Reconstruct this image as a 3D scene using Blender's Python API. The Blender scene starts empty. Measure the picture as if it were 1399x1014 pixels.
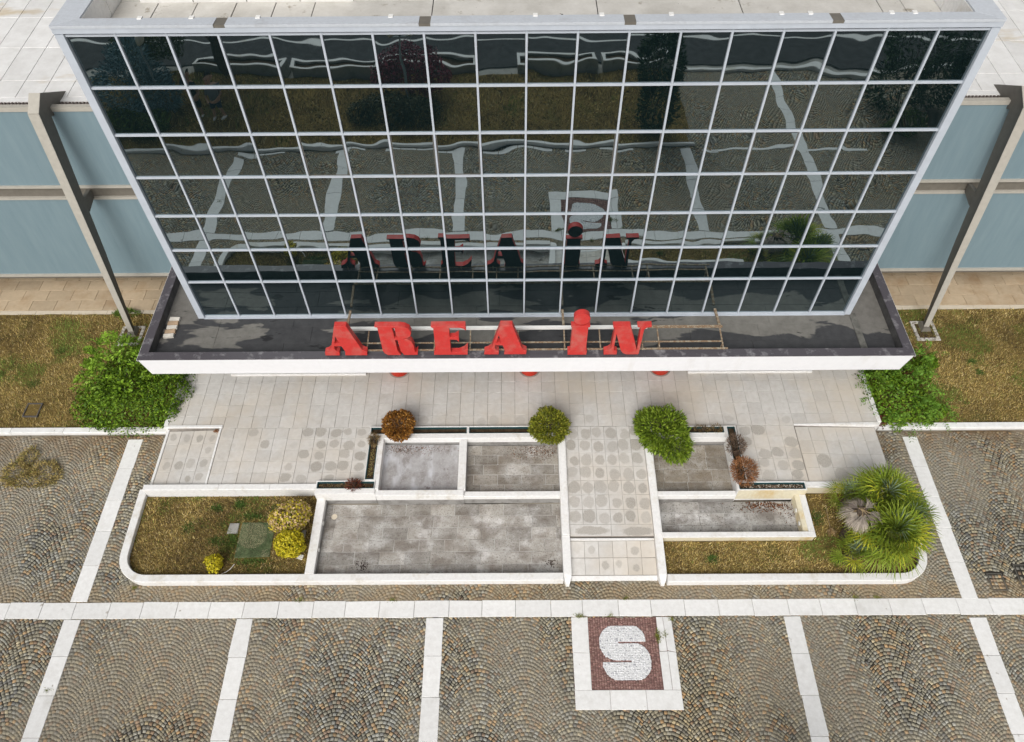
import bpy, math, random
import numpy as np
from mathutils import Matrix, Vector

C = bpy.context.scene.collection
S = bpy.context.scene
rnd = random.Random(7)
rng = np.random.default_rng(11)

# ------------------------------------------------------------------ camera, sky, sun, exposure
PITCH, YAW, ROLL = math.radians(52.8436), math.radians(-0.2934), math.radians(-0.5797)
CAM_H = 17.5
cp, sp = math.cos(PITCH), math.sin(PITCH)
fwd = Vector((math.sin(YAW) * cp, math.cos(YAW) * cp, -sp))
right = Vector((math.cos(YAW), -math.sin(YAW), 0))
up = right.cross(fwd)
cr = right * math.cos(ROLL) + up * math.sin(ROLL)
cu = -right * math.sin(ROLL) + up * math.cos(ROLL)
cam_d = bpy.data.cameras.new('camera')
cam_d.sensor_width = 36
cam_d.lens = 1035.08 / 1399 * 36
cam_d.clip_end = 1000
cam = bpy.data.objects.new('camera', cam_d)
cam.matrix_world = Matrix(((cr.x, cu.x, -fwd.x, 0), (cr.y, cu.y, -fwd.y, 0), (cr.z, cu.z, -fwd.z, CAM_H), (0, 0, 0, 1)))
C.objects.link(cam)
S.camera = cam

W = bpy.data.worlds.new('World')
S.world = W
W.use_nodes = True
wn, wl = W.node_tree.nodes, W.node_tree.links
SUN_EL, SUN_AZ = math.radians(44), math.radians(196)      # azimuth clockwise from +Y
sky = wn.new('ShaderNodeTexSky')
sky.sky_type = 'NISHITA'
sky.sun_disc = False
sky.sun_elevation = SUN_EL
sky.sun_rotation = SUN_AZ
sky.air_density = 1.0
sky.dust_density = 4.0
bw = wn.new('ShaderNodeRGBToBW')
mx = wn.new('ShaderNodeMix')
mx.data_type = 'RGBA'
mx.inputs['Factor'].default_value = 0.86                  # cloud cover greys the blue sky
wl.new(sky.outputs[0], bw.inputs[0])
wl.new(sky.outputs[0], mx.inputs['A'])
wl.new(bw.outputs[0], mx.inputs['B'])
wl.new(mx.outputs['Result'], wn['Background'].inputs['Color'])
wn['Background'].inputs['Strength'].default_value = 0.14
sun_d = bpy.data.lights.new('sun', 'SUN')
sun_d.energy = 1.5
sun_d.angle = math.radians(40)
sun_d.color = (1.0, 0.96, 0.9)
sun = bpy.data.objects.new('sun', sun_d)
sd = Vector((math.sin(SUN_AZ) * math.cos(SUN_EL), math.cos(SUN_AZ) * math.cos(SUN_EL), math.sin(SUN_EL)))
sun.rotation_euler = sd.to_track_quat('Z', 'Y').to_euler()
sun.location = (0, 0, 30)
C.objects.link(sun)
S.view_settings.view_transform = 'Standard'
S.view_settings.look = 'None'
S.view_settings.exposure = 0.12
S.view_settings.gamma = 1
S.view_settings.use_curve_mapping = False
S.render.engine = 'CYCLES'


# ------------------------------------------------------------------ node helper
class NT:
    def __init__(s, name, rough=0.75, spec=0.3, metal=0.0):
        s.m = bpy.data.materials.new(name)
        s.m.use_nodes = True
        s.t = s.m.node_tree
        s.b = s.t.nodes['Principled BSDF']
        s.b.inputs['Roughness'].default_value = rough
        s.b.inputs['Specular IOR Level'].default_value = spec
        s.b.inputs['Metallic'].default_value = metal
        s._pos = None

    def n(s, kind): return s.t.nodes.new(kind)

    def put(s, sock, val):
        if hasattr(val, 'is_linked') or isinstance(val, bpy.types.NodeSocket): s.t.links.new(val, sock)
        elif isinstance(val, (tuple, list)) and len(val) == 3 and sock.type == 'RGBA': sock.default_value = (*val, 1)
        else: sock.default_value = val

    def pos(s):
        if s._pos is None: s._pos = s.n('ShaderNodeNewGeometry').outputs['Position']
        return s._pos

    def obj(s): return s.n('ShaderNodeTexCoord').outputs['Object']

    def info(s):
        i = s.n('ShaderNodeObjectInfo')
        p = s.n('ShaderNodeSeparateColor')
        s.t.links.new(i.outputs['Color'], p.inputs[0])
        return p.outputs[0], p.outputs[1], p.outputs[2], i.outputs['Random']

    def attr(s, name):
        a = s.n('ShaderNodeAttribute')
        a.attribute_name = name
        return a.outputs['Color']

    def scale(s, vec, sc):
        v = s.n('ShaderNodeVectorMath')
        v.operation = 'MULTIPLY'
        s.put(v.inputs[0], vec)
        v.inputs[1].default_value = sc
        return v.outputs[0]

    def noise(s, scale, detail=3, rough=0.6, vec=None, dist=0.0):
        t = s.n('ShaderNodeTexNoise')
        t.inputs['Scale'].default_value = scale
        t.inputs['Detail'].default_value = detail
        t.inputs['Roughness'].default_value = rough
        t.inputs['Distortion'].default_value = dist
        s.put(t.inputs['Vector'], vec if vec is not None else s.pos())
        return t.outputs['Fac']

    def ramp(s, fac, *stops):
        r = s.n('ShaderNodeValToRGB')
        e = r.color_ramp.elements
        while len(e) < len(stops): e.new(0.5)
        for k, (p, c) in enumerate(stops):
            e[k].position = p
            e[k].color = (c, c, c, 1) if isinstance(c, (int, float)) else (*c, 1)
        s.put(r.inputs[0], fac)
        return r.outputs['Color']

    def mix(s, fac, a, b, mode='MIX'):
        x = s.n('ShaderNodeMix')
        x.data_type = 'RGBA'
        x.blend_type = mode
        s.put(x.inputs['Factor'], fac)
        s.put(x.inputs['A'], a)
        s.put(x.inputs['B'], b)
        return x.outputs['Result']

    def math(s, op, a, b=0.0):
        x = s.n('ShaderNodeMath')
        x.operation = op
        s.put(x.inputs[0], a)
        s.put(x.inputs[1], b)
        return x.outputs[0]

    def bump(s, h, dist=0.01, strength=1.0):
        x = s.n('ShaderNodeBump')
        x.inputs['Strength'].default_value = strength
        x.inputs['Distance'].default_value = dist
        s.put(x.inputs['Height'], h)
        s.t.links.new(x.outputs[0], s.b.inputs['Normal'])

    def col(s, c):
        s.put(s.b.inputs['Base Color'], c)
        return s.m


def plain(name, c, rough=0.7, spec=0.3, metal=0.0, var=0.12, sc=6, bump=0.003):
    t = NT(name, rough, spec, metal)
    f = t.noise(sc, 5, 0.65)
    a = tuple(min(1, x * (1 + var)) for x in c)
    b = tuple(x * (1 - var * 1.5) for x in c)
    if bump: t.bump(t.noise(60, 3), bump, 0.6)
    return t.col(t.ramp(f, (0.3, b), (0.7, a)))


def stained(name, c, stain, lo, hi, sc=2.0, rough=0.75, vec_scale=(1, 1, 1), fine=0.08, bump=0.004, tone=False):
    t = NT(name, rough, 0.3)
    v = t.scale(t.pos(), vec_scale)
    f = t.ramp(t.noise(sc, 6, 0.68, v), (lo, 0.0), (hi, 1.0))
    base = t.ramp(t.noise(sc * 7, 4, 0.6), (0.3, tuple(x * (1 - fine) for x in c)), (0.7, tuple(min(1, x * (1 + fine * 0.5)) for x in c)))
    o = t.mix(f, base, stain)
    if tone:
        r = t.info()[0]
        o = t.mix(1.0, o, r, 'MULTIPLY')
    if bump: t.bump(t.noise(40, 4), bump, 0.6)
    return t.col(o)


M = {}
M['white_wall'] = stained('painted_white_wall', (0.81, 0.80, 0.78), (0.58, 0.53, 0.44), 0.53, 0.78, 2.2, vec_scale=(1, 1, 0.5))
M['ochre_wall'] = stained('yellowed_wall', (0.72, 0.66, 0.50), (0.62, 0.45, 0.2), 0.5, 0.72, 1.8, vec_scale=(1, 1, 0.4))
M['wet_wall'] = stained('grey_basin_side', (0.30, 0.29, 0.275), (0.12, 0.11, 0.10), 0.45, 0.75, 4.0)
M['fascia'] = stained('white_fascia', (0.86, 0.86, 0.88), (0.72, 0.70, 0.68), 0.62, 0.85, 1.2, vec_scale=(1, 1, 0.2), fine=0.03, rough=0.45)
M['alu'] = plain('pale_aluminium', (0.49, 0.53, 0.585), 0.45, 0.4, 0.0, 0.05, 4, 0)
M['coping_alu'] = stained('weathered_roof_coping', (0.53, 0.56, 0.60), (0.42, 0.43, 0.45), 0.55, 0.8, 2.2, 0.5)
M['cap_purple'] = stained('dark_purple_flashing', (0.085, 0.077, 0.087), (0.30, 0.29, 0.30), 0.54, 0.72, 3.6, 0.4)
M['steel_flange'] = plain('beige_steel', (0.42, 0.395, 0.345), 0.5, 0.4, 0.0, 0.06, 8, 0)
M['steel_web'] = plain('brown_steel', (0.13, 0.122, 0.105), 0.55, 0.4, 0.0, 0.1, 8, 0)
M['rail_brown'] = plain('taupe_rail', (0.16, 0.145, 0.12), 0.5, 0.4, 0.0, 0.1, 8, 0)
M['dark'] = plain('dark_interior', (0.012, 0.012, 0.014), 0.9)
M['red_letter'] = stained('red_letter_paint', (0.57, 0.040, 0.035), (0.50, 0.12, 0.10), 0.46, 0.70, 3.0, 0.5, fine=0.1)
M['letter_back'] = plain('black_letter_back', (0.03, 0.035, 0.036), 0.8)
M['red_column'] = plain('red_column_paint', (0.50, 0.03, 0.012), 0.35, 0.5)
M['soil'] = plain('brown_soil', (0.075, 0.05, 0.03), 0.95, 0.1, 0, 0.4, 14, 0.02)
M['teal'] = plain('teal_liner', (0.018, 0.06, 0.066), 0.5)
M['conc'] = stained('grey_concrete', (0.36, 0.35, 0.32), (0.2, 0.19, 0.17), 0.5, 0.75, 3.0)
M['asphalt'] = plain('asphalt', (0.055, 0.055, 0.057), 0.9, 0.2, 0, 0.25, 3, 0.006)
M['bark'] = plain('bark', (0.10, 0.075, 0.055), 0.9, 0.2, 0, 0.3, 18, 0.02)
M['pale_brick'] = plain('pale_brick', (0.66, 0.62, 0.55), 0.85)
M['tan_brick'] = plain('tan_brick', (0.46, 0.33, 0.22), 0.85)
M['plastic_white'] = plain('white_plastic', (0.78, 0.77, 0.74), 0.5, var=0.04)
M['dead_stalk'] = plain('dry_stalk', (0.34, 0.25, 0.14), 0.9)
M['skin'] = plain('skin', (0.45, 0.27, 0.19), 0.6)
M['grey_cloth'] = plain('grey_cloth', (0.16, 0.17, 0.18), 0.9)
M['black_cloth'] = plain('black_cloth', (0.02, 0.02, 0.024), 0.9)
M['navy_cloth'] = plain('navy_cloth', (0.03, 0.04, 0.07), 0.9)
M['hair'] = plain('dark_hair', (0.02, 0.015, 0.012), 0.7)
M['globe'] = plain('frosted_globe', (0.55, 0.52, 0.42), 0.4)
M['pole'] = plain('grey_pole', (0.28, 0.32, 0.33), 0.5)

M['chips'] = stained('stone_chip_rim', (0.58, 0.55, 0.50), (0.14, 0.11, 0.08), 0.46, 0.62, 12.0)
# slabs of the white stone bands: white with faint grey blotches, few dirt spots, a tone of their own
t = NT('white_stone', 0.7, 0.3)
tone = t.info()[0]
o = t.ramp(t.noise(9, 6, 0.65), (0.3, (0.74, 0.73, 0.71)), (0.65, (0.84, 0.835, 0.82)))
o = t.mix(t.ramp(t.noise(1.7, 4, 0.6), (0.58, 0.0), (0.78, 0.7)), o, (0.60, 0.585, 0.55))
o = t.mix(t.ramp(t.noise(5.5, 2, 0.5), (0.72, 0.0), (0.78, 0.8)), o, (0.34, 0.30, 0.25))
o = t.mix(1.0, o, tone, 'MULTIPLY')
t.bump(t.noise(45, 4), 0.003, 0.6)
M['white_stone'] = t.col(o)

# terrace tile: warm grey, own tone, round drying mark whose strength is set per tile
t = NT('terrace_tile', 0.7, 0.3)
tone, st, hue, rn = t.info()
o = t.ramp(t.noise(7, 6, 0.7), (0.3, (0.55, 0.525, 0.49)), (0.7, (0.66, 0.64, 0.61)))
o = t.mix(t.ramp(t.noise(0.45, 4, 0.6), (0.45, 0.0), (0.66, 0.75)), o, (0.60, 0.53, 0.44))
o = t.mix(t.ramp(t.noise(1.3, 5, 0.7), (0.58, 0.0), (0.74, 0.55)), o, (0.46, 0.42, 0.365))
ox = t.n('ShaderNodeSeparateXYZ')
t.put(ox.inputs[0], t.obj())
wob = t.math('MULTIPLY', t.math('SUBTRACT', t.noise(6, 3), 0.5), 0.14)
jx = t.math('MULTIPLY', t.math('SUBTRACT', rn, 0.5), 0.10)
dx = t.math('ADD', ox.outputs[0], jx)
dy = t.math('SUBTRACT', ox.outputs[1], jx)
d = t.math('SQRT', t.math('ADD', t.math('MULTIPLY', dx, dx), t.math('MULTIPLY', dy, dy)))
d = t.math('ADD', d, wob)
rad = t.math('ADD', t.math('MULTIPLY', hue, 0.12), 0.09)
e = t.math('DIVIDE', t.math('SUBTRACT', rad, d), 0.030)
cl = t.n('ShaderNodeClamp')
t.put(cl.inputs[0], e)
mask = t.math('MULTIPLY', cl.outputs[0], st)
spot = t.ramp(t.noise(38, 3, 0.7), (0.3, (0.31, 0.285, 0.245)), (0.7, (0.48, 0.445, 0.40)))
o = t.mix(mask, o, spot)
o = t.mix(1.0, o, tone, 'MULTIPLY')
t.bump(t.noise(50, 3), 0.002, 0.6)
M['tile'] = t.col(o)

M['tile_joint'] = stained('tile_joint', (0.34, 0.31, 0.275), (0.17, 0.15, 0.13), 0.50, 0.70, 1.2)
M['sand_slab'] = stained('sandstone_slab', (0.52, 0.41, 0.28), (0.36, 0.23, 0.12), 0.5, 0.8, 1.0, tone=True)
M['sand_light'] = stained('sandstone_edge', (0.66, 0.58, 0.46), (0.5, 0.4, 0.27), 0.5, 0.8, 1.3)

# basin slabs: grey, white lime, black algae specks
t = NT('basin_slab', 0.7, 0.3)
tone, brown, _, _ = t.info()
o = t.ramp(t.noise(3.5, 6, 0.7), (0.3, (0.30, 0.285, 0.262)), (0.7, (0.47, 0.45, 0.42)))
o = t.mix(t.ramp(t.noise(1.6, 6, 0.72), (0.49, 0.0), (0.62, 0.9)), o, (0.60, 0.59, 0.575))
o = t.mix(t.ramp(t.noise(1.6, 3, 0.6, t.scale(t.pos(), (1, 1.4, 1))), (0.47, 0.0), (0.64, 0.75)), o, (0.19, 0.165, 0.145))
o = t.mix(t.ramp(t.noise(26, 4, 0.75), (0.54, 0.0), (0.66, 0.8)), o, (0.06, 0.05, 0.045))
o = t.mix(t.math('MULTIPLY', brown, t.noise(4, 5, 0.7)), o, (0.20, 0.15, 0.085))
o = t.mix(1.0, o, tone, 'MULTIPLY')
t.bump(t.noise(30, 4), 0.004, 0.6)
M['basin_slab'] = t.col(o)
t = NT('basin_sheet', 0.75, 0.3)
o = t.ramp(t.noise(2.2, 6, 0.7), (0.35, (0.27, 0.25, 0.24)), (0.6, (0.42, 0.41, 0.41)))
o = t.mix(t.ramp(t.noise(1.5, 3, 0.6, t.scale(t.pos(), (1.6, .7, 1))), (0.52, 0.0), (0.7, 0.9)), o, (0.62, 0.63, 0.66))
vo = t.n('ShaderNodeTexVoronoi')
vo.inputs['Scale'].default_value = 17
t.put(vo.inputs['Vector'], t.pos())
o = t.mix(t.ramp(vo.outputs['Distance'], (0.0, 0.35), (0.45, 0.0)), o, (0.62, 0.6, 0.58))
o = t.mix(t.ramp(t.noise(2.8, 4, 0.7), (0.62, 0.0), (0.72, 0.8)), o, (0.09, 0.06, 0.045))
M['basin_sheet'] = t.col(o)

M['lime'] = stained('lime_joint', (0.52, 0.505, 0.48), (0.20, 0.18, 0.16), 0.45, 0.62, 1.5)
def dust(t, o):
    """brown earth washed against the lawn kerbs and tan dust trapped along the planter wall"""
    q = t.n('ShaderNodeSeparateXYZ')
    t.put(q.inputs[0], t.pos())
    n_ = t.noise(1.1, 5, 0.7)
    kerb = t.math('MULTIPLY', t.ramp(t.math('SUBTRACT', q.outputs[1], 10.2), (0.0, 0.0), (0.85, 1.0)), t.ramp(n_, (0.38, 0.0), (0.6, 0.85)))
    o = t.mix(kerb, o, (0.20, 0.135, 0.075))
    wall = t.math('MULTIPLY', t.ramp(t.math('ABSOLUTE', t.math('SUBTRACT', q.outputs[1], 6.66)), (0.18, 1.0), (0.3, 0.0)), t.ramp(n_, (0.36, 0.0), (0.56, 0.6)))
    return t.mix(wall, o, (0.32, 0.24, 0.145))


# cobbles: colour of each stone from the mesh, fine grain on it; dusty film in places
t = NT('cobble', 0.8, 0.25)
o = t.mix(0.55, t.attr('stone_colour'), t.ramp(t.noise(45, 4, 0.7), (0.25, 0.55), (0.75, 1.35)), 'MULTIPLY')
o = t.mix(t.ramp(t.noise(0.33, 4, 0.6), (0.45, 0.0), (0.58, 0.55)), o, (0.30, 0.263, 0.205))
o = dust(t, o)
t.bump(t.noise(70, 3), 0.004, 0.6)
M['cobble'] = t.col(o)
# joints: black moss in places, pale sand in others, brown earth along some edges
t = NT('cobble_joint', 0.95, 0.1)
o = t.mix(t.ramp(t.noise(0.33, 4, 0.6), (0.44, 0.0), (0.53, 1.0)), (0.040, 0.036, 0.030), (0.255, 0.225, 0.175))
o = t.mix(t.ramp(t.noise(0.6, 3, 0.6, t.scale(t.pos(), (0.6, 1, 1))), (0.58, 0.0), (0.72, 0.7)), o, (0.17, 0.12, 0.075))
o = dust(t, o)
M['joint'] = t.col(o)
t = NT('red_mosaic', 0.8, 0.25)
M['red_mosaic'] = t.col(t.mix(0.5, t.attr('stone_colour'), t.ramp(t.noise(40, 3), (0.3, 0.6), (0.7, 1.3)), 'MULTIPLY'))

# canopy roofing felt: dark, dried puddle areas pale with sharp outlines, black tar patches
t = NT('roofing_felt', 0.75, 0.3)
v = t.scale(t.pos(), (0.5, 1.3, 1))
fz = t.n('ShaderNodeSeparateXYZ')
t.put(fz.inputs[0], t.pos())
pud = t.math('ADD', t.noise(1.15, 4, 0.5, v, 0.3), t.math('MULTIPLY', t.math('SUBTRACT', fz.outputs[1], 12.05), 0.22))
o = t.ramp(t.noise(5, 5, 0.65), (0.3, (0.040, 0.040, 0.043)), (0.7, (0.062, 0.062, 0.064)))
o = t.mix(t.ramp(pud, (0.535, 0.0), (0.56, 1.0)), o, t.ramp(t.noise(4, 5, 0.7), (0.3, (0.135, 0.128, 0.115)), (0.7, (0.20, 0.19, 0.172))))
o = t.mix(t.ramp(t.noise(1.9, 5, 0.65, v), (0.62, 0.0), (0.66, 0.9)), o, (0.016, 0.016, 0.017))
t.bump(t.noise(35, 4), 0.004, 0.5)
M['felt'] = t.col(o)

# white roof of the wings, dirty yellow marks
t = NT('white_roof', 0.6, 0.3)
tone = t.info()[0]
o = t.ramp(t.noise(3, 5, 0.65), (0.3, (0.66, 0.65, 0.63)), (0.7, (0.78, 0.775, 0.76)))
o = t.mix(t.ramp(t.noise(1.0, 4, 0.6, t.scale(t.pos(), (0.5, 1.4, 1))), (0.60, 0.0), (0.75, 0.8)), o, (0.55, 0.45, 0.30))
o = t.mix(1.0, o, tone, 'MULTIPLY')
M['white_roof'] = t.col(o)
t = NT('flat_roof', 0.7, 0.3)
o = t.ramp(t.noise(1.4, 6, 0.7), (0.3, (0.44, 0.42, 0.38)), (0.65, (0.62, 0.60, 0.56)))
o = t.mix(t.ramp(t.noise(2.2, 5, 0.7), (0.60, 0.0), (0.68, 0.8)), o, (0.20, 0.165, 0.11))
o = t.mix(t.ramp(t.noise(3.5, 3, 0.7), (0.70, 0.0), (0.73, 1.0)), o, (0.05, 0.03, 0.02))
M['flat_roof'] = t.col(o)

# blue grey cladding, faint vertical rain streaks
t = NT('blue_cladding', 0.5, 0.4)
o = t.ramp(t.noise(3, 5, 0.65, t.scale(t.pos(), (2.2, 1, 0.25))), (0.3, (0.165, 0.236, 0.268)), (0.7, (0.198, 0.272, 0.302)))
M['clad'] = t.col(o)

# rust spotted steel of the sign frame
t = NT('rusty_rail', 0.7, 0.3)
o = t.ramp(t.noise(7, 4, 0.7), (0.40, (0.36, 0.31, 0.23)), (0.50, (0.20, 0.115, 0.06)), (0.60, (0.38, 0.33, 0.25)), (0.72, (0.11, 0.06, 0.035)))
M['rust'] = t.col(o)

# mirror glass: dark body, tinted coating reflection, slightly wavy
gm = bpy.data.materials.new('mirror_glass')
gm.use_nodes = True
nt = gm.node_tree
for x in list(nt.nodes):
    if x.type != 'OUTPUT_MATERIAL': nt.nodes.remove(x)
gd = nt.nodes.new('ShaderNodeBsdfDiffuse')
gd.inputs['Color'].default_value = (0.005, 0.011, 0.0125, 1)
gg = nt.nodes.new('ShaderNodeBsdfGlossy')
gg.inputs['Color'].default_value = (0.86, 1.0, 1.04, 1)
gg.inputs['Roughness'].default_value = 0.012
gx = nt.nodes.new('ShaderNodeMixShader')
gx.inputs[0].default_value = 0.30
gp = nt.nodes.new('ShaderNodeNewGeometry')
oi = nt.nodes.new('ShaderNodeObjectInfo')
va = nt.nodes.new('ShaderNodeVectorMath')
va.operation = 'ADD'
gs = nt.nodes.new('ShaderNodeVectorMath')
gs.operation = 'SCALE'
gs.inputs['Scale'].default_value = 9.0
cb = nt.nodes.new('ShaderNodeCombineXYZ')
for k in range(3): nt.links.new(oi.outputs['Random'], cb.inputs[k])
nt.links.new(cb.outputs[0], gs.inputs[0])
nt.links.new(gp.outputs['Position'], va.inputs[0])
nt.links.new(gs.outputs[0], va.inputs[1])
gn = nt.nodes.new('ShaderNodeTexNoise')
gn.inputs['Scale'].default_value = 1.1
gn.inputs['Detail'].default_value = 1.0
nt.links.new(va.outputs[0], gn.inputs['Vector'])
gb = nt.nodes.new('ShaderNodeBump')
gb.inputs['Strength'].default_value = 1.0
gb.inputs['Distance'].default_value = 0.0065
nt.links.new(gn.outputs['Fac'], gb.inputs['Height'])
nt.links.new(gb.outputs[0], gg.inputs['Normal'])
nt.links.new(gd.outputs[0], gx.inputs[1])
nt.links.new(gg.outputs[0], gx.inputs[2])
nt.links.new(gx.outputs[0], nt.nodes['Material Output'].inputs['Surface'])
M['glass'] = gm


def leafmat(name, rough=0.55, transl=0.0):
    t = NT(name, rough, 0.25)
    t.col(t.attr('leaf_colour'))
    return t.m


M['leaf'] = leafmat('leaves')
M['grass'] = leafmat('grass_blades', 0.85)
t = NT('lawn_soil', 0.95, 0.1)
o = t.ramp(t.noise(1.4, 6, 0.7), (0.35, (0.12, 0.080, 0.028)), (0.65, (0.25, 0.175, 0.058)))
o = t.mix(t.ramp(t.noise(0.9, 5, 0.7), (0.56, 0.0), (0.68, 0.7)), o, (0.085, 0.095, 0.028))
t.bump(t.noise(25, 5, 0.7), 0.03, 0.8)
M['lawn'] = t.col(o)


# ------------------------------------------------------------------ mesh helpers
class MB:
    def __init__(s): s.v, s.f, s.mi = [], [], []

    def add(s, vs, fs, m=0):
        b = len(s.v)
        s.v += [tuple(p) for p in vs]
        s.f += [tuple(b + i for i in f) for f in fs]
        s.mi += [m] * len(fs)
        return s

    def hexa(s, p, m=0):   # 0-3 bottom ccw, 4-7 top
        return s.add(p, [(3, 2, 1, 0), (4, 5, 6, 7), (0, 1, 5, 4), (1, 2, 6, 5), (2, 3, 7, 6), (3, 0, 4, 7)], m)

    def box(s, x0, x1, y0, y1, z0, z1, c=0.0, m=0):
        if not c:
            return s.hexa([(x0, y0, z0), (x1, y0, z0), (x1, y1, z0), (x0, y1, z0), (x0, y0, z1), (x1, y0, z1), (x1, y1, z1), (x0, y1, z1)], m)
        q = [(x0, y0), (x1, y0), (x1, y1), (x0, y1)]
        i = [(x0 + c, y0 + c), (x1 - c, y0 + c), (x1 - c, y1 - c), (x0 + c, y1 - c)]
        vs = [(*p, z0) for p in q] + [(*p, z1 - c) for p in q] + [(*p, z1) for p in i]
        fs = [(3, 2, 1, 0), (8, 9, 10, 11)]
        for k in range(4):
            j = (k + 1) % 4
            fs += [(k, j, 4 + j, 4 + k), (4 + k, 4 + j, 8 + j, 8 + k)]
        return s.add(vs, fs, m)

    def slab(s, q, z0, zt, c=0.006, m=0):    # q: 4 xy corners ccw, zt: list of 4 top heights or a number
        if isinstance(zt, (int, float)): zt = [zt] * 4
        cx, cy = sum(p[0] for p in q) / 4, sum(p[1] for p in q) / 4
        ins = []
        for p in q:
            dx, dy = cx - p[0], cy - p[1]
            ins.append((p[0] + math.copysign(min(c, abs(dx)), dx), p[1] + math.copysign(min(c, abs(dy)), dy)))
        vs = [(*p, z0) for p in q] + [(*p, z - c) for p, z in zip(q, zt)] + [(*p, z) for p, z in zip(ins, zt)]
        fs = [(8, 9, 10, 11)]
        for k in range(4):
            j = (k + 1) % 4
            fs += [(k, j, 4 + j, 4 + k), (4 + k, 4 + j, 8 + j, 8 + k)]
        return s.add(vs, fs, m)

    def prism(s, poly, z0, z1, m=0):
        n = len(poly)
        vs = [(*p, z0) for p in poly] + [(*p, z1) for p in poly]
        fs = [tuple(range(n - 1, -1, -1)), tuple(range(n, 2 * n))] + [(k, (k + 1) % n, n + (k + 1) % n, n + k) for k in range(n)]
        return s.add(vs, fs, m)

    def tube(s, p, q, r, n=8, r2=None, m=0, cap=True):
        p, q = Vector(p), Vector(q)
        r2 = r if r2 is None else r2
        d = (q - p).normalized()
        a = d.orthogonal().normalized()
        b = d.cross(a)
        vs = []
        for c, rr in ((p, r), (q, r2)):
            for k in range(n):
                w = 2 * math.pi * k / n
                vs.append(c + (a * math.cos(w) + b * math.sin(w)) * rr)
        fs = [(k, (k + 1) % n, n + (k + 1) % n, n + k) for k in range(n)]
        if cap: fs += [tuple(range(n - 1, -1, -1)), tuple(range(n, 2 * n))]
        return s.add(vs, fs, m)

    def bar(s, p, q, w, h, m=0):
        p, q = Vector(p), Vector(q)
        d = (q - p).normalized()
        upv = Vector((0, 0, 1)) if abs(d.z) < 0.9 else Vector((0, 1, 0))
        a = d.cross(upv).normalized() * (w / 2)
        b = a.cross(d).normalized() * (h / 2)
        vs = [p - a - b, p + a - b, q + a - b, q - a - b, p - a + b, p + a + b, q + a + b, q - a + b]
        return s.hexa(vs, m)

    def lathe(s, prof, cx, cy, n=20, m=0):
        b = []
        for r, z in prof:
            b += [(cx + r * math.cos(2 * math.pi * k / n), cy + r * math.sin(2 * math.pi * k / n), z) for k in range(n)]
        fs = []
        for j in range(len(prof) - 1):
            for k in range(n):
                fs.append((j * n + k, j * n + (k + 1) % n, (j + 1) * n + (k + 1) % n, (j + 1) * n + k))
        fs.append(tuple(range((len(prof) - 1) * n, len(prof) * n)))
        return s.add(b, fs, m)

    def mesh(s, name, mats):
        me = bpy.data.meshes.new(name)
        me.from_pydata(s.v, [], s.f)
        for x in (mats if isinstance(mats, (list, tuple)) else [mats]): me.materials.append(x)
        if any(s.mi): me.polygons.foreach_set('material_index', s.mi)
        me.update()
        return me

    def build(s, name, mats, parent=None, smooth=False):
        me = s.mesh(name, mats)
        if smooth: me.shade_smooth()
        return link(name, me, parent)


def link(name, me, parent=None, loc=None, color=None):
    o = bpy.data.objects.new(name, me)
    C.objects.link(o)
    if parent is not None:
        o.parent = parent
        o.matrix_parent_inverse = pinv(parent)
    if loc is not None: o.location = loc
    if color is not None: o.color = (*color, 1)
    return o


def pinv(p): return p.get_inv() if hasattr(p, 'get_inv') else (INV[p.name] if p.name in INV else Matrix.Identity(4))


INV = {}


def tag(o, label=None, cat=None, group=None, kind=None):
    if label: o['label'] = label
    if cat: o['category'] = cat
    if group: o['group'] = group
    if kind: o['kind'] = kind
    return o


def thing(name, loc, label, cat, group=None):
    o = bpy.data.objects.new(name, None)
    o.empty_display_size = 0.2
    o.location = loc
    C.objects.link(o)
    INV[o.name] = Matrix.Translation(-Vector(loc))
    return tag(o, label, cat, group)


def npmesh(name, V, F, mat, col=None, attr='leaf_colour', parent=None):
    me = bpy.data.meshes.new(name)
    V = np.asarray(V, np.float32)
    F = np.asarray(F, np.int32)
    me.vertices.add(len(V))
    me.vertices.foreach_set('co', V.ravel())
    me.loops.add(F.size)
    me.loops.foreach_set('vertex_index', F.ravel())
    me.polygons.add(len(F))
    me.polygons.foreach_set('loop_start', np.arange(0, F.size, F.shape[1], dtype=np.int32))
    if col is not None:
        a = me.attributes.new(attr, 'FLOAT_COLOR', 'POINT')
        c = np.ones((len(V), 4), np.float32)
        c[:, :3] = col
        a.data.foreach_set('color', c.ravel())
    me.materials.append(mat)
    me.update(calc_edges=True)
    return link(name, me, parent)


def vnoise(x, y, seed=0):
    x, y = np.asarray(x, float), np.asarray(y, float)
    xi, yi = np.floor(x).astype(np.int64), np.floor(y).astype(np.int64)
    fx, fy = x - xi, y - yi
    fx, fy = fx * fx * (3 - 2 * fx), fy * fy * (3 - 2 * fy)

    def h(a, b):
        n = (a * 374761393 + b * 668265263 + seed * 974634777) & 0xffffffff
        n = ((n ^ (n >> 13)) * 1274126177) & 0xffffffff
        return ((n ^ (n >> 16)) & 0xffff) / 65535.0
    return (h(xi, yi) * (1 - fx) + h(xi + 1, yi) * fx) * (1 - fy) + (h(xi, yi + 1) * (1 - fx) + h(xi + 1, yi + 1) * fx) * fy


def fbm(x, y, seed=0, o=4):
    s, a, t = 0, 1, 0
    for k in range(o):
        s = s + a * vnoise(x * 2 ** k, y * 2 ** k, seed + k)
        t += a
        a *= 0.55
    return s / t


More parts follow.
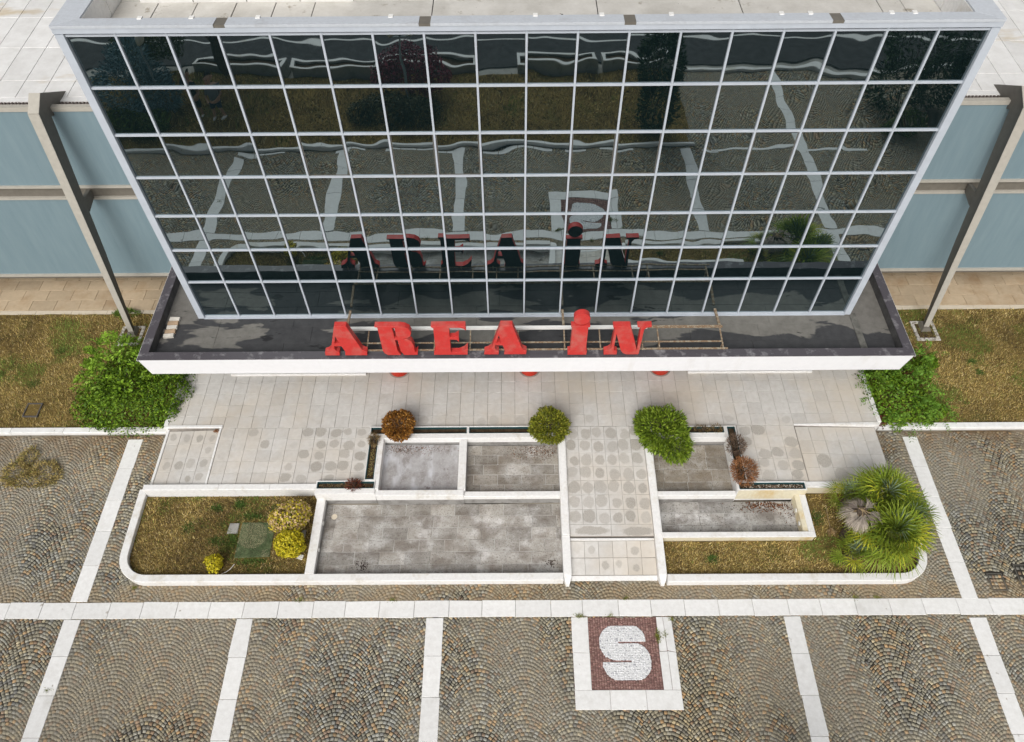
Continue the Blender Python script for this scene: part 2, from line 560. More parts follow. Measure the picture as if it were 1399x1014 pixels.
def pick(pal, n, w=None, var=0.18):
    pal = np.array(pal, float)
    i = rng.choice(len(pal), n, p=None if w is None else np.array(w) / sum(w))
    return pal[i] * (1 + rng.normal(0, var, (n, 1))).clip(0.5, 1.6)


# ------------------------------------------------------------------ setting: ground, courtyard, cobbles
g = MB().add([(-250, -250, -0.08), (250, -250, -0.08), (250, 250, -0.08), (-250, 250, -0.08)], [(0, 1, 2, 3)]).build('ground', M['conc'])
tag(g, kind='structure')
cy = MB().add([(-30, -3.3, -0.007), (30, -3.3, -0.007), (30, 11.2, -0.007), (-30, 11.2, -0.007)], [(0, 1, 2, 3)]).build('courtyard', M['joint'])
tag(cy, kind='structure')

# stone bands (x0, x1, y0, y1)
BANDS = [(-10.52, -10.12, 6.49, 11.0), (-10.52, -10.14, 1.9, 6.07), (-6.49, -6.10, 1.7, 6.07), (-2.07, -1.68, 1.7, 6.07),
         (6.22, 6.61, 1.75, 6.07), (10.50, 10.88, 6.45, 10.95), (10.50, 10.88, -3.2, 6.02)]
FR = (1.28, 3.62, 4.05, 6.07)            # frame of the S panel, outer
MH = [(11.30, 11.66, 6.66, 7.08), (12.02, 12.5, 6.75, 7.3)]


def in_rects(x, y, rects, pad=0.0):
    k = np.zeros(len(x), bool)
    for a, b, c, d_ in rects: k |= (x > a - pad) & (x < b + pad) & (y > c - pad) & (y < d_ + pad)
    return k


def cobbles():
    w, p, sag = 1.02, 0.082, 0.30
    xs, ys, sl, ln, wd = [], [], [], [], []
    n = 14
    tt = np.linspace(-1, 1, 400)
    al = np.concatenate([[0], np.cumsum(np.hypot(np.diff(tt) * w / 2, np.diff(sag * (1 - tt * tt))))])
    for c in range(-17, 18):
        cx = c * w + 0.2
        u0 = np.interp((np.arange(n) + 0.5) / n * al[-1], al, tt)
        for k in range(-48, 140):
            u = u0 + rng.normal(0, 0.008, n) + (0.5 / n if k % 2 else -0.5 / n)
            y = k * p + sag * (1 - u * u) + rng.normal(0, 0.003, n)
            x = cx + u * w / 2
            s = -2 * u * sag / (w / 2)
            xs.append(x); ys.append(y); sl.append(np.arctan(s))
            ln.append(np.full(n, al[-1] / n))
            wd.append(np.full(n, p) * np.cos(np.arctan(s)))
    x, y, a, l, wdt = map(np.concatenate, (xs, ys, sl, ln, wd))
    x = x + 0.05 * (vnoise(y * 0.9, x * 0.9, 5) - 0.5) * 2
    keep = (np.abs(x) < 15.8) & (y < 11.1) & (y > np.where(x > 6.6, -3.25, 1.62))
    keep &= ~in_rects(x, y, BANDS, -0.03) & ~in_rects(x, y, [(-16, 16, 6.13, 6.45), FR], -0.02)
    keep &= ~in_rects(x, y, [(-9.35, 9.78, 7.25, 11.2), (-8.9, 9.3, 6.98, 8)], 0.0) & ~in_rects(x, y, MH, 0.03)
    x, y, a, l, wdt = x[keep], y[keep], a[keep], l[keep], wdt[keep]
    return x, y, a, l, wdt


def stones(x, y, a, l, wd, col, gap=0.006, zt=0.0, zj=0.0022, zb=-0.03, bev=0.004):
    n = len(x)
    hl = (l - gap) / 2 * (1 + rng.normal(0, 0.05, n))
    hw = (wd - gap) / 2 * (1 + rng.normal(0, 0.05, n))
    hl, hw = hl.clip(0.006), hw.clip(0.006)
    ca, sa = np.cos(a), np.sin(a)
    V = np.zeros((n, 8, 3))
    z = zt + rng.normal(0, zj, n)
    for k, (sx, sy) in enumerate(((-1, -1), (1, -1), (1, 1), (-1, 1))):
        jx, jy = rng.normal(0, 0.004, n), rng.normal(0, 0.004, n)
        for lev in range(2):
            b = bev if lev else 0.0
            px, py = sx * (hl - b).clip(0.003) + jx, sy * (hw - b).clip(0.003) + jy
            V[:, lev * 4 + k, 0] = x + px * ca - py * sa
            V[:, lev * 4 + k, 1] = y + px * sa + py * ca
            V[:, lev * 4 + k, 2] = (z + rng.normal(0, 0.0015, n)) if lev else zb
    F = np.array([(4, 5, 6, 7), (0, 1, 5, 4), (1, 2, 6, 5), (2, 3, 7, 6), (3, 0, 4, 7)])
    FF = (np.arange(n)[:, None, None] * 8 + F[None]).reshape(-1, 4)
    return V.reshape(-1, 3), FF, np.repeat(col, 8, 0)


x, y, a, l, wd = cobbles()
pal = [(0.295, 0.268, 0.200), (0.345, 0.330, 0.275), (0.40, 0.272, 0.150), (0.290, 0.208, 0.142), (0.205, 0.195, 0.170), (0.43, 0.365, 0.24)]
patch = fbm(x * 0.5 + 3, y * 0.5, 61)[:, None]
col = pick(pal, len(x), [44, 18, 10, 11, 9, 8], 0.13)
col *= 0.80 + 0.42 * patch
warm = np.clip((fbm(x * 0.28, y * 0.45 + 7, 67) - 0.5) * 3, -0.6, 0.8)[:, None]
col *= 1 + warm * np.array([0.06, 0.0, -0.10])
V, F, cc = stones(x, y, a, l, wd, col)
# edging rows along the bands and small grid covers
ex, ey = [], []
for r in MH:
    nx, ny = 4, 4
    for i in range(nx):
        for j in range(ny):
            ex.append(r[0] + 0.03 + (i + 0.5) * (r[1] - r[0] - 0.06) / nx)
            ey.append(r[2] + 0.03 + (j + 0.5) * (r[3] - r[2] - 0.06) / ny)
ex, ey = np.array(ex), np.array(ey)
V2, F2, c2 = stones(ex, ey, np.zeros(len(ex)), np.full(len(ex), 0.083), np.full(len(ex), 0.092), pick(pal, len(ex)), 0.012)
o = npmesh('cobblestones', np.vstack([V, V2]), np.vstack([F, F2 + len(V)]), M['cobble'], np.vstack([cc, c2]), 'stone_colour')
tag(o, 'small grey and tan cobbles laid in overlapping fans across the courtyard', kind='stuff')
for r, lab in zip(MH, ('cobble filled square cover beside the right white band', 'cobble filled square cover at the right photo edge')):
    m = MB()
    for (a0, a1, b0, b1) in ((r[0], r[1], r[2], r[2] + 0.018), (r[0], r[1], r[3] - 0.018, r[3]), (r[0], r[0] + 0.018, r[2] + 0.018, r[3] - 0.018), (r[1] - 0.018, r[1], r[2] + 0.018, r[3] - 0.018)):
        m.box(a0, a1, b0, b1, -0.03, 0.003)
    tag(m.build('cover_frame', M['steel_web']), lab, 'manhole')


def band_slabs(parent, x0, x1, y0, y1, along, step, jit=0.006, mat='white_stone', z=0.012):
    L = (x1 - x0) if along == 'x' else (y1 - y0)
    n = max(1, round(L / step))
    cuts = [0.0]
    for k in range(1, n): cuts.append(k * L / n + rnd.uniform(-0.03, 0.03))
    cuts.append(L)
    for k in range(n):
        a0, a1 = cuts[k] + 0.004, cuts[k + 1] - 0.004
        j = lambda: rnd.uniform(-jit, jit) * rnd.choice((1, 1, 1, 2.2))
        off = rnd.uniform(-jit, jit) * 1.2
        if along == 'x':
            q = [(x0 + a0, y0 + off + j()), (x0 + a1, y0 + off + j()), (x0 + a1, y1 + off + j()), (x0 + a0, y1 + off + j())]
        else:
            q = [(x0 + off + j(), y0 + a0), (x1 + off + j(), y0 + a0), (x1 + off + j(), y0 + a1), (x0 + off + j(), y0 + a1)]
        b = MB().slab(q, -0.05, [z + rnd.uniform(-0.003, 0.003)] * 4, 0.006).build('paving_slab', M[mat], parent)
        tn = rnd.uniform(0.93, 1.03)
        b.color = (tn, 0, 0, 1)


bd = MB().box(-15.9, 15.9, 6.11, 6.47, -0.06, -0.02).build('stone_band', M['joint'])
tag(bd, kind='structure')
band_slabs(bd, -15.9, 15.9, 6.09, 6.48, 'x', 0.80)
for b in BANDS:
    o = MB().box(b[0] + 0.02, b[1] - 0.02, b[2], b[3], -0.06, -0.02).build('stone_band', M['joint'])
    tag(o, kind='structure')
    band_slabs(o, *b, 'y', 0.83)

# S panel
sp_ = thing('letter_panel', (2.45, 5.1, 0), 'red tile square with a white mosaic S in a white stone frame', 'mosaic')
MB().box(FR[0], FR[1], FR[2], FR[3], -0.06, -0.006).build('panel_bed', plain('red_mortar', (0.16, 0.085, 0.075), 0.9), sp_)
for q in ([(1.28, 5.27), (1.66, 5.26), (1.665, 6.07), (1.285, 6.07)], [(1.29, 4.46), (1.66, 4.46), (1.665, 5.255), (1.285, 5.262)],
          [(1.285, 4.05), (2.05, 4.05), (2.05, 4.455), (1.285, 4.455)], [(2.056, 4.05), (2.84, 4.045), (2.84, 4.455), (2.056, 4.455)], [(2.846, 4.045), (3.625, 4.04), (3.62, 4.452), (2.846, 4.455)],
          [(3.245, 5.29), (3.42, 5.3), (3.405, 6.07), (3.255, 6.065)], [(3.43, 5.31), (3.615, 5.27), (3.60, 6.06), (3.412, 6.07)],
          [(3.245, 4.46), (3.43, 4.46), (3.425, 5.285), (3.24, 5.28)], [(3.438, 4.46), (3.62, 4.46), (3.615, 5.26), (3.432, 5.29)]):
    b = MB().slab(q, -0.05, 0.010, 0.006).build('frame_slab', M['white_stone'], sp_)
    b.color = (rnd.uniform(0.9, 1.02), 0, 0, 1)


def in_S(X, Y):
    u, v = (X - 1.90) / 1.13, (5.87 - Y) / 1.21

    def rr(u, v, u0, u1, v0, v1, c):   # c: corner radii TL TR BR BL
        k = (u > u0) & (u < u1) & (v > v0) & (v < v1)
        for (cu_, cv_, sx, sy), r in zip(((u0, v0, 1, 1), (u1, v0, -1, 1), (u1, v1, -1, -1), (u0, v1, 1, -1)), c):
            if r:
                ax, ay = (u - cu_) * sx, (v - cv_) * sy
                k &= ~((ax < r) & (ay < r) & ((ax - r) ** 2 + (ay - r) ** 2 > r * r))
        return k
    uppr = rr(u, v, 0.0, 0.93, 0.0, 0.64, (0.31, 0.27, 0.05, 0.31))
    low = rr(u, v, 0.04, 1.0, 0.33, 1.0, (0, 0.31, 0.31, 0.31))
    s = (uppr & (v < 0.335)) | ((v >= 0.335) & (v < 0.645) & np.where(u < 0.5, uppr, low)) | ((v >= 0.645) & low)
    s &= ~((v > 0.300) & (v < 0.332) & (u > 0.36))
    s &= ~((v > 0.642) & (v < 0.674) & (u < 0.62))
    return s


pt = 0.0385
gx, gy = np.meshgrid(np.arange(1.69, 3.23, pt), np.arange(4.49, 6.06, pt))
gx, gy = gx.ravel(), gy.ravel()
ins = in_S(gx, gy)
n = (~ins).sum()
# red tiles clipped round the S on a finer grid
fx, fy = np.meshgrid(np.arange(1.69, 3.23, 0.058), np.arange(4.48, 6.06, 0.030))
fx, fy = fx.ravel(), fy.ravel()
nb = np.zeros(len(fx), bool)
for dx_, dy_ in ((0, 0), (0.012, 0), (-0.012, 0)): nb |= in_S(fx + dx_, fy + dy_)
fx, fy = fx[~nb], fy[~nb]
V, F, cc = stones(fx, fy, np.zeros(len(fx)), np.full(len(fx), 0.058), np.full(len(fx), 0.030), pick([(0.33, 0.19, 0.165), (0.38, 0.24, 0.205), (0.27, 0.155, 0.138)], len(fx)), 0.005, 0.0, 0.001, -0.03, 0.003)
tag(npmesh('red_tiles', V, F, M['red_mosaic'], cc, 'stone_colour', sp_), kind='stuff')
mxg, myg = np.meshgrid(np.arange(1.88, 3.06, 0.0125), np.arange(4.62, 5.90, 0.0125))
mxg, myg = mxg.ravel(), myg.ravel()
mk = in_S(mxg, myg) & ~((np.abs(mxg - 2.95) < 0.2) & (vnoise(mxg * 21, myg * 21, 4) > 0.86) & ~in_S(mxg + .05, myg))
mxg, myg = mxg[mk], myg[mk]
Vm = np.stack([np.stack([mxg + a_, myg + b_, np.full(len(mxg), 0.0035)], -1) for a_, b_ in ((-.00625, -.00625), (.00625, -.00625), (.00625, .00625), (-.00625, .00625))], 1).reshape(-1, 3)
tag(npmesh('white_letter_mortar', Vm, np.arange(len(Vm)).reshape(-1, 4), M['red_mosaic'], np.full((len(Vm), 3), 0.72), 'stone_colour', sp_), kind='stuff')
sx_, sy_ = gx[ins], gy[ins]
V, F, cc = stones(sx_, sy_, rng.normal(0, 0.12, len(sx_)), np.full(len(sx_), pt), np.full(len(sx_), pt), pick([(0.80, 0.80, 0.81), (0.66, 0.66, 0.68), (0.46, 0.46, 0.49)], len(sx_), [6, 2.6, .9], 0.06), 0.001, 0.004, 0.002, -0.03, 0.003)
tag(npmesh('white_letter_tiles', V, F, M['red_mosaic'], cc, 'stone_colour', sp_), kind='stuff')

# ------------------------------------------------------------------ lawns, kerbs, sandstone paths
for x0, x1 in ((-30, -9.42), (9.86, 30)):
    xs_ = np.linspace(max(x0, -19), min(x1, 19), 60)
    ys_ = np.linspace(11.28, 15.47, 36)
    X, Y = np.meshgrid(xs_, ys_)
    Z = 0.11 + 0.05 * (fbm(X * 1.2, Y * 1.2, 3) - 0.5)
    Vv = np.stack([X, Y, Z], -1).reshape(-1, 3)
    i = np.arange(35)[:, None] * 60 + np.arange(59)[None]
    Ff = np.stack([i, i + 1, i + 61, i + 60], -1).reshape(-1, 4)
    tag(npmesh('lawn', Vv, Ff, M['lawn']), kind='structure')
for x0, x1 in ((-18, -9.40), (9.84, 18)):
    k = MB().box(x0, x1, 11.14, 11.27, -0.06, 0.10).build('kerb', M['conc'])
    tag(k, kind='structure')
    n = round((x1 - x0) / 1.4)
    for j in range(n):
        a0, a1 = x0 + (x1 - x0) * j / n, x0 + (x1 - x0) * (j + 1) / n
        b = MB().box(a0 + 0.003, a1 - 0.003, 11.11 + rnd.uniform(-.004, .004), 11.285, 0.08, 0.19, 0.012).build('kerb_stone', M['white_stone'], k)
        b.color = (rnd.uniform(0.97, 1.05), 0, 0, 1)
for x0, x1 in ((-18, -8.2), (8.6, 18)):
    p = MB().box(x0, x1, 15.46, 17.3, -0.06, 0.085).build('side_path', M['tile_joint'])
    tag(p, kind='structure')
    for j in range(int((x1 - x0) / 1.1) + 1):
        a0 = x0 + j * 1.1
        MB().box(a0 + .002, min(a0 + 1.098, x1), 15.455, 15.62, 0.0, 0.11, 0.008).build('edge_stone', M['sand_light'], p)
    for r in range(4):
        y0 = 15.63 + r * 0.42
        off = 0.38 if r % 2 else 0.0
        for j in range(-1, int((x1 - x0) / 0.76) + 2):
            a0, a1 = max(x0, x0 + j * 0.76 + off), min(x1, x0 + (j + 1) * 0.76 + off)
            if a1 - a0 < 0.1: continue
            b = MB().box(a0 + .004, a1 - .004, y0 + .004, y0 + .416, 0.0, 0.11 + rnd.uniform(-.002, .002), 0.005).build('paving_slab', M['sand_slab'], p)
            b.color = (rnd.uniform(0.88, 1.1), 0, 0, 1)


def blades(name, pts, zf, colf, h=0.05, w=0.011, flat=1.2, label=None):
    n = len(pts)
    a = rng.uniform(0, 2 * np.pi, n)
    hh = h * rng.uniform(0.5, 1.5, n)
    lean = rng.uniform(0.3, 1.0, n) * flat * hh
    x, y = pts[:, 0], pts[:, 1]
    z = zf(x, y)
    px, py = -np.sin(a) * w / 2, np.cos(a) * w / 2
    V = np.zeros((n, 3, 3))
    V[:, 0] = np.stack([x - px, y - py, z], -1)
    V[:, 1] = np.stack([x + px, y + py, z], -1)
    V[:, 2] = np.stack([x + np.cos(a) * lean, y + np.sin(a) * lean, z + hh], -1)
    col = np.repeat(colf(x, y), 3, 0)
    o = npmesh(name, V.reshape(-1, 3), np.arange(n * 3).reshape(-1, 3), M['grass'], col)
    tag(o, label, kind='stuff')
    return o


STRAW = np.array([(0.45, 0.32, 0.10), (0.35, 0.245, 0.072), (0.57, 0.44, 0.19), (0.17, 0.115, 0.052), (0.31, 0.25, 0.07)])
GREEN = np.array([(0.15, 0.20, 0.035), (0.11, 0.155, 0.025), (0.22, 0.235, 0.05)])


def lawncol(greenness=0.6, seed=21, dark=0.5):
    def f(x, y):
        n = len(x)
        s = STRAW[rng.choice(5, n, p=[.3, .28, .12, .15, .15])]
        gcol = GREEN[rng.choice(3, n)]
        g_ = fbm(x * 0.9, y * 0.9, seed)
        pg = np.clip((g_ - greenness) * 7, 0.03, 0.92)
        c = np.where((rng.random(n) < pg)[:, None], gcol, s)
        d_ = np.clip((fbm(x * 0.8 + 9, y * 0.8, seed + 5) - dark) * 5, 0, 0.75)
        c = np.where((rng.random(n) < d_ * 0.8)[:, None], c * np.array([0.42, 0.40, 0.42]), c)
        pb = (0.62 + 0.85 * fbm(x * 0.55 + 4, y * 0.7, seed + 9))[:, None]
        return c * pb * np.array([0.97, 1.0, 1.12]) * (1 + rng.normal(0, 0.32, (n, 1))).clip(0.35, 1.9)
    return f


def scatter(x0, x1, y0, y1, dens):
    n = int((x1 - x0) * (y1 - y0) * dens)
    return np.stack([rng.uniform(x0, x1, n), rng.uniform(y0, y1, n)], -1)


lz = lambda x, y: 0.10 + 0.05 * (fbm(x * 1.2, y * 1.2, 3) - 0.5)
blades('dry_grass', scatter(-17, -9.5, 11.3, 15.42, 2300), lz, lawncol(0.525, 21, 0.56), 0.05, 0.017, 1.5, 'dry straw coloured lawn left of the canopy')
blades('dry_grass', scatter(9.95, 17, 11.3, 15.42, 2300), lz, lawncol(0.53, 34, 0.58), 0.05, 0.017, 1.5, 'dry straw coloured lawn right of the canopy')

# ------------------------------------------------------------------ terrace, ramps and entrance path
TZ, SZ = 0.45, 0.375
te = MB()
te.box(-9.3, 9.7, 11.06, 13.6, 0.02, TZ - 0.012)                          # upper terrace
te.box(-7.84, -3.84, 9.34, 11.058, 0.02, TZ - 0.012)                     # left lower
te.box(5.90, 7.46, 9.34, 11.058, 0.02, TZ - 0.012)                       # right lower
te.hexa([(-9.26, 9.34, -0.04), (-7.842, 9.34, -0.04), (-7.842, 11.058, -0.04), (-9.26, 11.058, -0.04), (-9.26, 9.34, SZ - 0.012), (-7.842, 9.34, TZ - 0.012), (-7.842, 11.058, TZ - 0.012), (-9.26, 11.058, SZ - 0.012)])
te.hexa([(7.462, 9.34, -0.04), (9.63, 9.34, -0.04), (9.63, 11.058, -0.04), (7.462, 11.058, -0.04), (7.462, 9.34, TZ - 0.012), (9.63, 9.34, SZ - 0.012), (9.63, 11.058, SZ - 0.012), (7.462, 11.058, TZ - 0.012)])
te = te.build('terrace', M['tile_joint'])
tag(te, kind='structure')
pa = MB()
pa.hexa([(1.33, 7.97, 0.0), (3.40, 7.97, 0.0), (3.40, 11.056, 0.0), (1.33, 11.056, 0.0), (1.33, 7.97, 0.27), (3.40, 7.97, 0.27), (3.40, 11.056, TZ - 0.012), (1.33, 11.056, TZ - 0.012)])
pa.hexa([(1.33, 6.95, -0.05), (3.40, 6.95, -0.05), (3.40, 7.94, -0.05), (1.33, 7.94, -0.05), (1.33, 6.95, 0.03), (3.40, 6.95, 0.03), (3.40, 7.94, 0.22), (1.33, 7.94, 0.22)])
pa = pa.build('entrance_path', M['tile_joint'])
tag(pa, kind='structure')
TILE = []
for k in range(5):
    j = lambda: rnd.uniform(-0.0025, 0.0025)
    h = 0.1832
    TILE.append(MB().slab([(-h + j(), -h + j()), (h + j(), -h + j()), (h + j(), h + j()), (-h + j(), h + j())], -0.03, [rnd.uniform(-.001, .001) for _ in range(4)], 0.004).mesh('paving_tile', M['tile']))


def tile(parent, cx, cy_, z, slope_x=0.0, slope_y=0.0, sx=1.0, sy=1.0, stain=0.0, rad=0.5, tone=None):
    o = link('paving_tile', TILE[rnd.randrange(5)], parent, (cx, cy_, z + rnd.uniform(-.0015, .0015)))
    o.rotation_euler = (slope_y, -slope_x, 0)
    o.scale = (sx, sy, 1)
    o.color = (tone or rnd.choice([1, 1, 1, .98, 1.02, .95, 1.03]) * rnd.uniform(0.97, 1.03), stain, rad, 1)
    return o


P = 0.3725
nx = 51
for r in range(6):
    yc = 11.06 + P * (r + 0.5)
    for i in range(nx):
        xc = -9.3 + P * (i + 0.5)
        if xc > 9.6 or yc > 12.95: continue
        st = 0.0
        if r == 0: st = rnd.choice([0, 0, 0, .35]) if -6.5 < xc < 8 else 0
        tile(te, xc, yc, TZ, stain=st, rad=rnd.uniform(.2, .6))


def field(parent, x0, x1, y0, y1, zfun, pst, slx=0.0, sly=0.0, rads=(.3, .75)):
    ncol, nrow = max(1, round((x1 - x0) / P)), max(1, round((y1 - y0) / P))
    w, h = (x1 - x0) / ncol, (y1 - y0) / nrow
    for r in range(nrow):
        for i in range(ncol):
            xc, yc = x0 + w * (i + .5), y0 + h * (r + .5)
            st = rnd.uniform(.5, .9) if rnd.random() < pst(xc, yc) else rnd.choice([0, 0, 0, .2])
            tile(parent, xc, yc, zfun(xc, yc), slx, sly, (w - .004) / 0.3685, (h - .004) / 0.3685, st, rnd.uniform(*rads))


field(te, -7.83, -3.86, 9.35, 11.055, lambda x, y: TZ, lambda x, y: 0.12 + 0.45 * (x > -6.0))
field(te, 5.92, 7.45, 9.35, 11.055, lambda x, y: TZ, lambda x, y: 0.75, rads=(.5, .9))
sl = (TZ - SZ) / (9.26 - 7.84)
field(te, -9.25, -7.90, 9.35, 11.0, lambda x, y: TZ - (-7.84 - x) * sl, lambda x, y: 0.75, math.atan(sl), 0, (.1, .5))
sl = (TZ - SZ) / (9.63 - 7.46)
field(te, 7.47, 9.62, 9.35, 11.0, lambda x, y: TZ - (x - 7.46) * sl, lambda x, y: 0.25, -math.atan(sl), 0, (.5, 1.0))
sl = (TZ - 0.28) / (11.056 - 7.97)
field(pa, 1.335, 3.395, 8.27, 11.05, lambda x, y: 0.282 + (y - 7.97) * sl, lambda x, y: 0.97, 0, math.atan(sl), (.45, .8))
for i in range(2):
    xc = 1.335 + 1.03 * (i + .5)
    tile(pa, xc, 8.12, 0.282 + 0.15 * sl, 0, math.atan(sl), 1.026 / .3685, .292 / .3685, 0.8, 0.55)
sl = 0.19 / 0.99
field(pa, 1.335, 3.395, 7.06, 7.87, lambda x, y: 0.235 - (7.94 - y) * sl, lambda x, y: 0.45, 0, math.atan(sl), (.0, .3))
MB().slab([(1.335, 7.88), (3.395, 7.88), (3.395, 7.935), (1.335, 7.935)], 0.0, 0.242).build('edge_strip', M['white_wall'], pa)
MB().slab([(1.335, 6.94), (3.395, 6.94), (3.395, 7.05), (1.335, 7.05)], -0.04, [0.045, 0.045, 0.065, 0.065]).build('edge_strip', M['white_wall'], pa)
for x0, x1 in ((1.14, 1.329), (3.401, 3.59)):
    m = MB().hexa([(x0, 7.975, 0.0), (x1, 7.975, 0.0), (x1, 10.62, 0.0), (x0, 10.62, 0.0), (x0, 7.975, 0.345), (x1, 7.975, 0.345), (x1, 10.62, 0.52), (x0, 10.62, 0.52)])
    m.hexa([(x0 + .012, 7.975, 0.345), (x1 - .012, 7.975, 0.345), (x1 - .012, 10.62, 0.52), (x0 + .012, 10.62, 0.52), (x0 + .02, 7.98, 0.357), (x1 - .02, 7.98, 0.357), (x1 - .02, 10.61, 0.532), (x0 + .02, 10.61, 0.532)])
    m.build('path_kerb', M['white_wall'], pa)
    c_ = (x0 + x1) / 2
    m = MB()
    prof = [(7.965, 0.33), (7.2, 0.27), (7.0, 0.25), (6.88, 0.20), (6.82, 0.12), (6.80, -0.04)]
    for (ya, za), (yb, zb) in zip(prof[:-1], prof[1:]):
        wa, wb = (1.0 if ya > 6.95 else 0.72 if ya > 6.85 else 0.45), (1.0 if yb > 6.95 else 0.72 if yb > 6.85 else 0.45)
        ha, hb = wa * (x1 - x0) / 2, wb * (x1 - x0) / 2
        m.hexa([(c_ - hb, yb, -0.05), (c_ + hb, yb, -0.05), (c_ + ha, ya, -0.05), (c_ - ha, ya, -0.05), (c_ - hb, yb, zb), (c_ + hb, yb, zb), (c_ + ha, ya, za), (c_ - ha, ya, za)])
    m.build('path_kerb', M['white_wall'], pa)

# kerbs and retaining walls of the terrace
kt = thing('terrace_edging', (0, 11.1, 0), 'narrow white edging strips along the tiled terrace and its side ramps', 'edging')
for m in (MB().box(-9.40, -7.83, 11.062, 11.15, 0.0, 0.475, 0.01),
          MB().slab([(7.46, 11.05), (9.72, 11.02), (9.72, 11.135), (7.46, 11.10)], 0.0, [0.458, 0.475, 0.475, 0.458], 0.01),
          MB().box(-9.42, -9.301, 11.152, 13.0, 0.0, 0.47, 0.01), MB().box(9.701, 9.82, 11.138, 13.0, 0.0, 0.47, 0.01),
          MB().hexa([(-7.90, 9.35, 0.1), (-7.846, 9.35, 0.1), (-7.846, 11.05, 0.1), (-7.90, 11.05, 0.1), (-7.90, 9.35, .452), (-7.846, 9.35, .458), (-7.846, 11.05, .458), (-7.90, 11.05, .452)]),
          MB().box(-9.33, -9.262, 9.35, 11.058, -.05, SZ + .012, 0.006)):
    m.build('edging_strip', M['white_wall'], kt)
rw = thing('retaining_wall', (-7.2, 9.25, 0), 'white retaining wall between the tiled terrace and the left dry bed', 'wall')
MB().box(-9.415, -5.03, 9.20, 9.335, -0.03, 0.46).build('wall_face', M['white_wall'], rw)
xs_ = [-9.415, -7.5, -6.2, -5.03]
for a0, a1 in zip(xs_[:-1], xs_[1:]): MB().box(a0 + .002, a1 - .002, 9.175, 9.34, 0.462, 0.51, 0.012).build('coping_stone', M['white_wall'], rw)
rw = thing('retaining_wall', (8.5, 9.25, 0), 'yellowed retaining wall running behind the green palms', 'wall')
MB().box(7.33, 9.80, 9.20, 9.335, -0.03, 0.43).build('wall_face', M['ochre_wall'], rw)
for a0, a1 in ((7.33, 8.6), (8.6, 9.86)): MB().box(a0 + .002, a1 - .002, 9.175, 9.34, 0.432, 0.48, 0.012).build('coping_stone', M['white_wall'], rw)


def curbwall(path, w, z0, z1, name, label, seg=2.2, mat='white_wall'):
    """low wall along a polyline with a rounded corner; body and separate coping stones"""
    pts = [Vector(p) for p in path]
    nrm = []
    for i in range(len(pts)):
        d_ = (pts[min(i + 1, len(pts) - 1)] - pts[max(i - 1, 0)]).normalized()
        nrm.append(Vector((-d_.y, d_.x)))
    th = thing(name, (pts[len(pts) // 2].x, pts[len(pts) // 2].y, 0), label, 'wall')

    def strip(i0, i1, hw, za, zb, c=0.0):
        m = MB()
        n = i1 - i0 + 1
        vs = []
        for i in range(i0, i1 + 1):
            for hh, z in ((-hw, za), (-hw, zb - c), (-hw + c, zb), (hw - c, zb), (hw, zb - c), (hw, za)):
                p_ = pts[i] + nrm[i] * hh
                vs.append((p_.x, p_.y, z))
        fs = []
        for i in range(n - 1):
            for k in range(5): fs.append((i * 6 + k, i * 6 + k + 1, (i + 1) * 6 + k + 1, (i + 1) * 6 + k))
        fs += [(5, 4, 3, 2, 1, 0), tuple((n - 1) * 6 + k for k in range(6))]
        return m.add(vs, fs)
    strip(0, len(pts) - 1, w / 2 - 0.012, z0, z1 - 0.045).build('wall_face', M[mat], th)
    s0, acc = 0, 0.0
    for i in range(1, len(pts)):
        acc += (pts[i] - pts[i - 1]).length
        if acc > seg or i == len(pts) - 1:
            strip(s0, i, w / 2, z1 - 0.043, z1, 0.012).build('coping_stone', M[mat], th)
            s0, acc = i, 0.0
    return th


def arc(cx, cy_, r, a0, a1, n=12): return [(cx + r * math.cos(math.radians(a0 + (a1 - a0) * k / n)), cy_ + r * math.sin(math.radians(a0 + (a1 - a0) * k / n))) for k in range(n + 1)]


left_path = [(-9.52, 9.33), (-9.50, 8.3)] + arc(-8.82, 7.62, 0.66, 180, 270) + [(-7.2, 6.96), (-5.3, 6.96), (-3.2, 6.96), (-1.0, 6.96), (1.135, 6.96)]
curbwall(left_path, 0.19, -0.06, 0.26, 'garden_wall', 'low white wall with rounded corner around left bed and big basin')
right_path = [(3.60, 6.91), (5.6, 6.91), (7.6, 6.91)] + arc(9.15, 7.57, 0.66, -90, 0) + [(9.82, 8.4), (9.82, 9.17)]
curbwall(right_path, 0.19, -0.06, 0.26, 'garden_wall', 'low white wall with rounded corner around the palm bed')

# beds
for poly, seed, lab in (([(-9.44, 9.2), (-9.44, 7.62), (-9.2, 7.2), (-8.8, 7.02), (-5.02, 7.02), (-5.02, 9.2)], 41, None), ([(3.6, 6.97), (9.2, 6.97), (9.6, 7.2), (9.76, 7.6), (9.76, 9.2), (7.31, 9.2), (7.31, 7.90), (3.6, 7.90)], 52, None)):
    tag(MB().prism(poly, -0.05, 0.10).build('planting_bed', M['lawn']), kind='structure')
bedz = lambda x, y: np.full(len(x), 0.095)
pts = scatter(-9.4, -5.04, 7.06, 9.18, 2600)
pts = pts[~((pts[:, 0] < -8.9) & (pts[:, 1] < 7.5) & ((pts[:, 0] + 8.82) ** 2 + (pts[:, 1] - 7.62) ** 2 > 0.33))]
pts = pts[~in_rects(pts[:, 0], pts[:, 1], [(-6.86, -5.98, 7.5, 8.46), (-7.16, -6.9, 8.15, 8.45)])]
blades('dry_grass', pts, bedz, lawncol(0.515, 41, 0.45), 0.05, 0.017, 1.4, 'dry patchy grass in the left bed')
pts = np.vstack([scatter(3.62, 7.3, 7.0, 7.86, 2600), scatter(7.3, 9.7, 7.0, 9.15, 1500)])
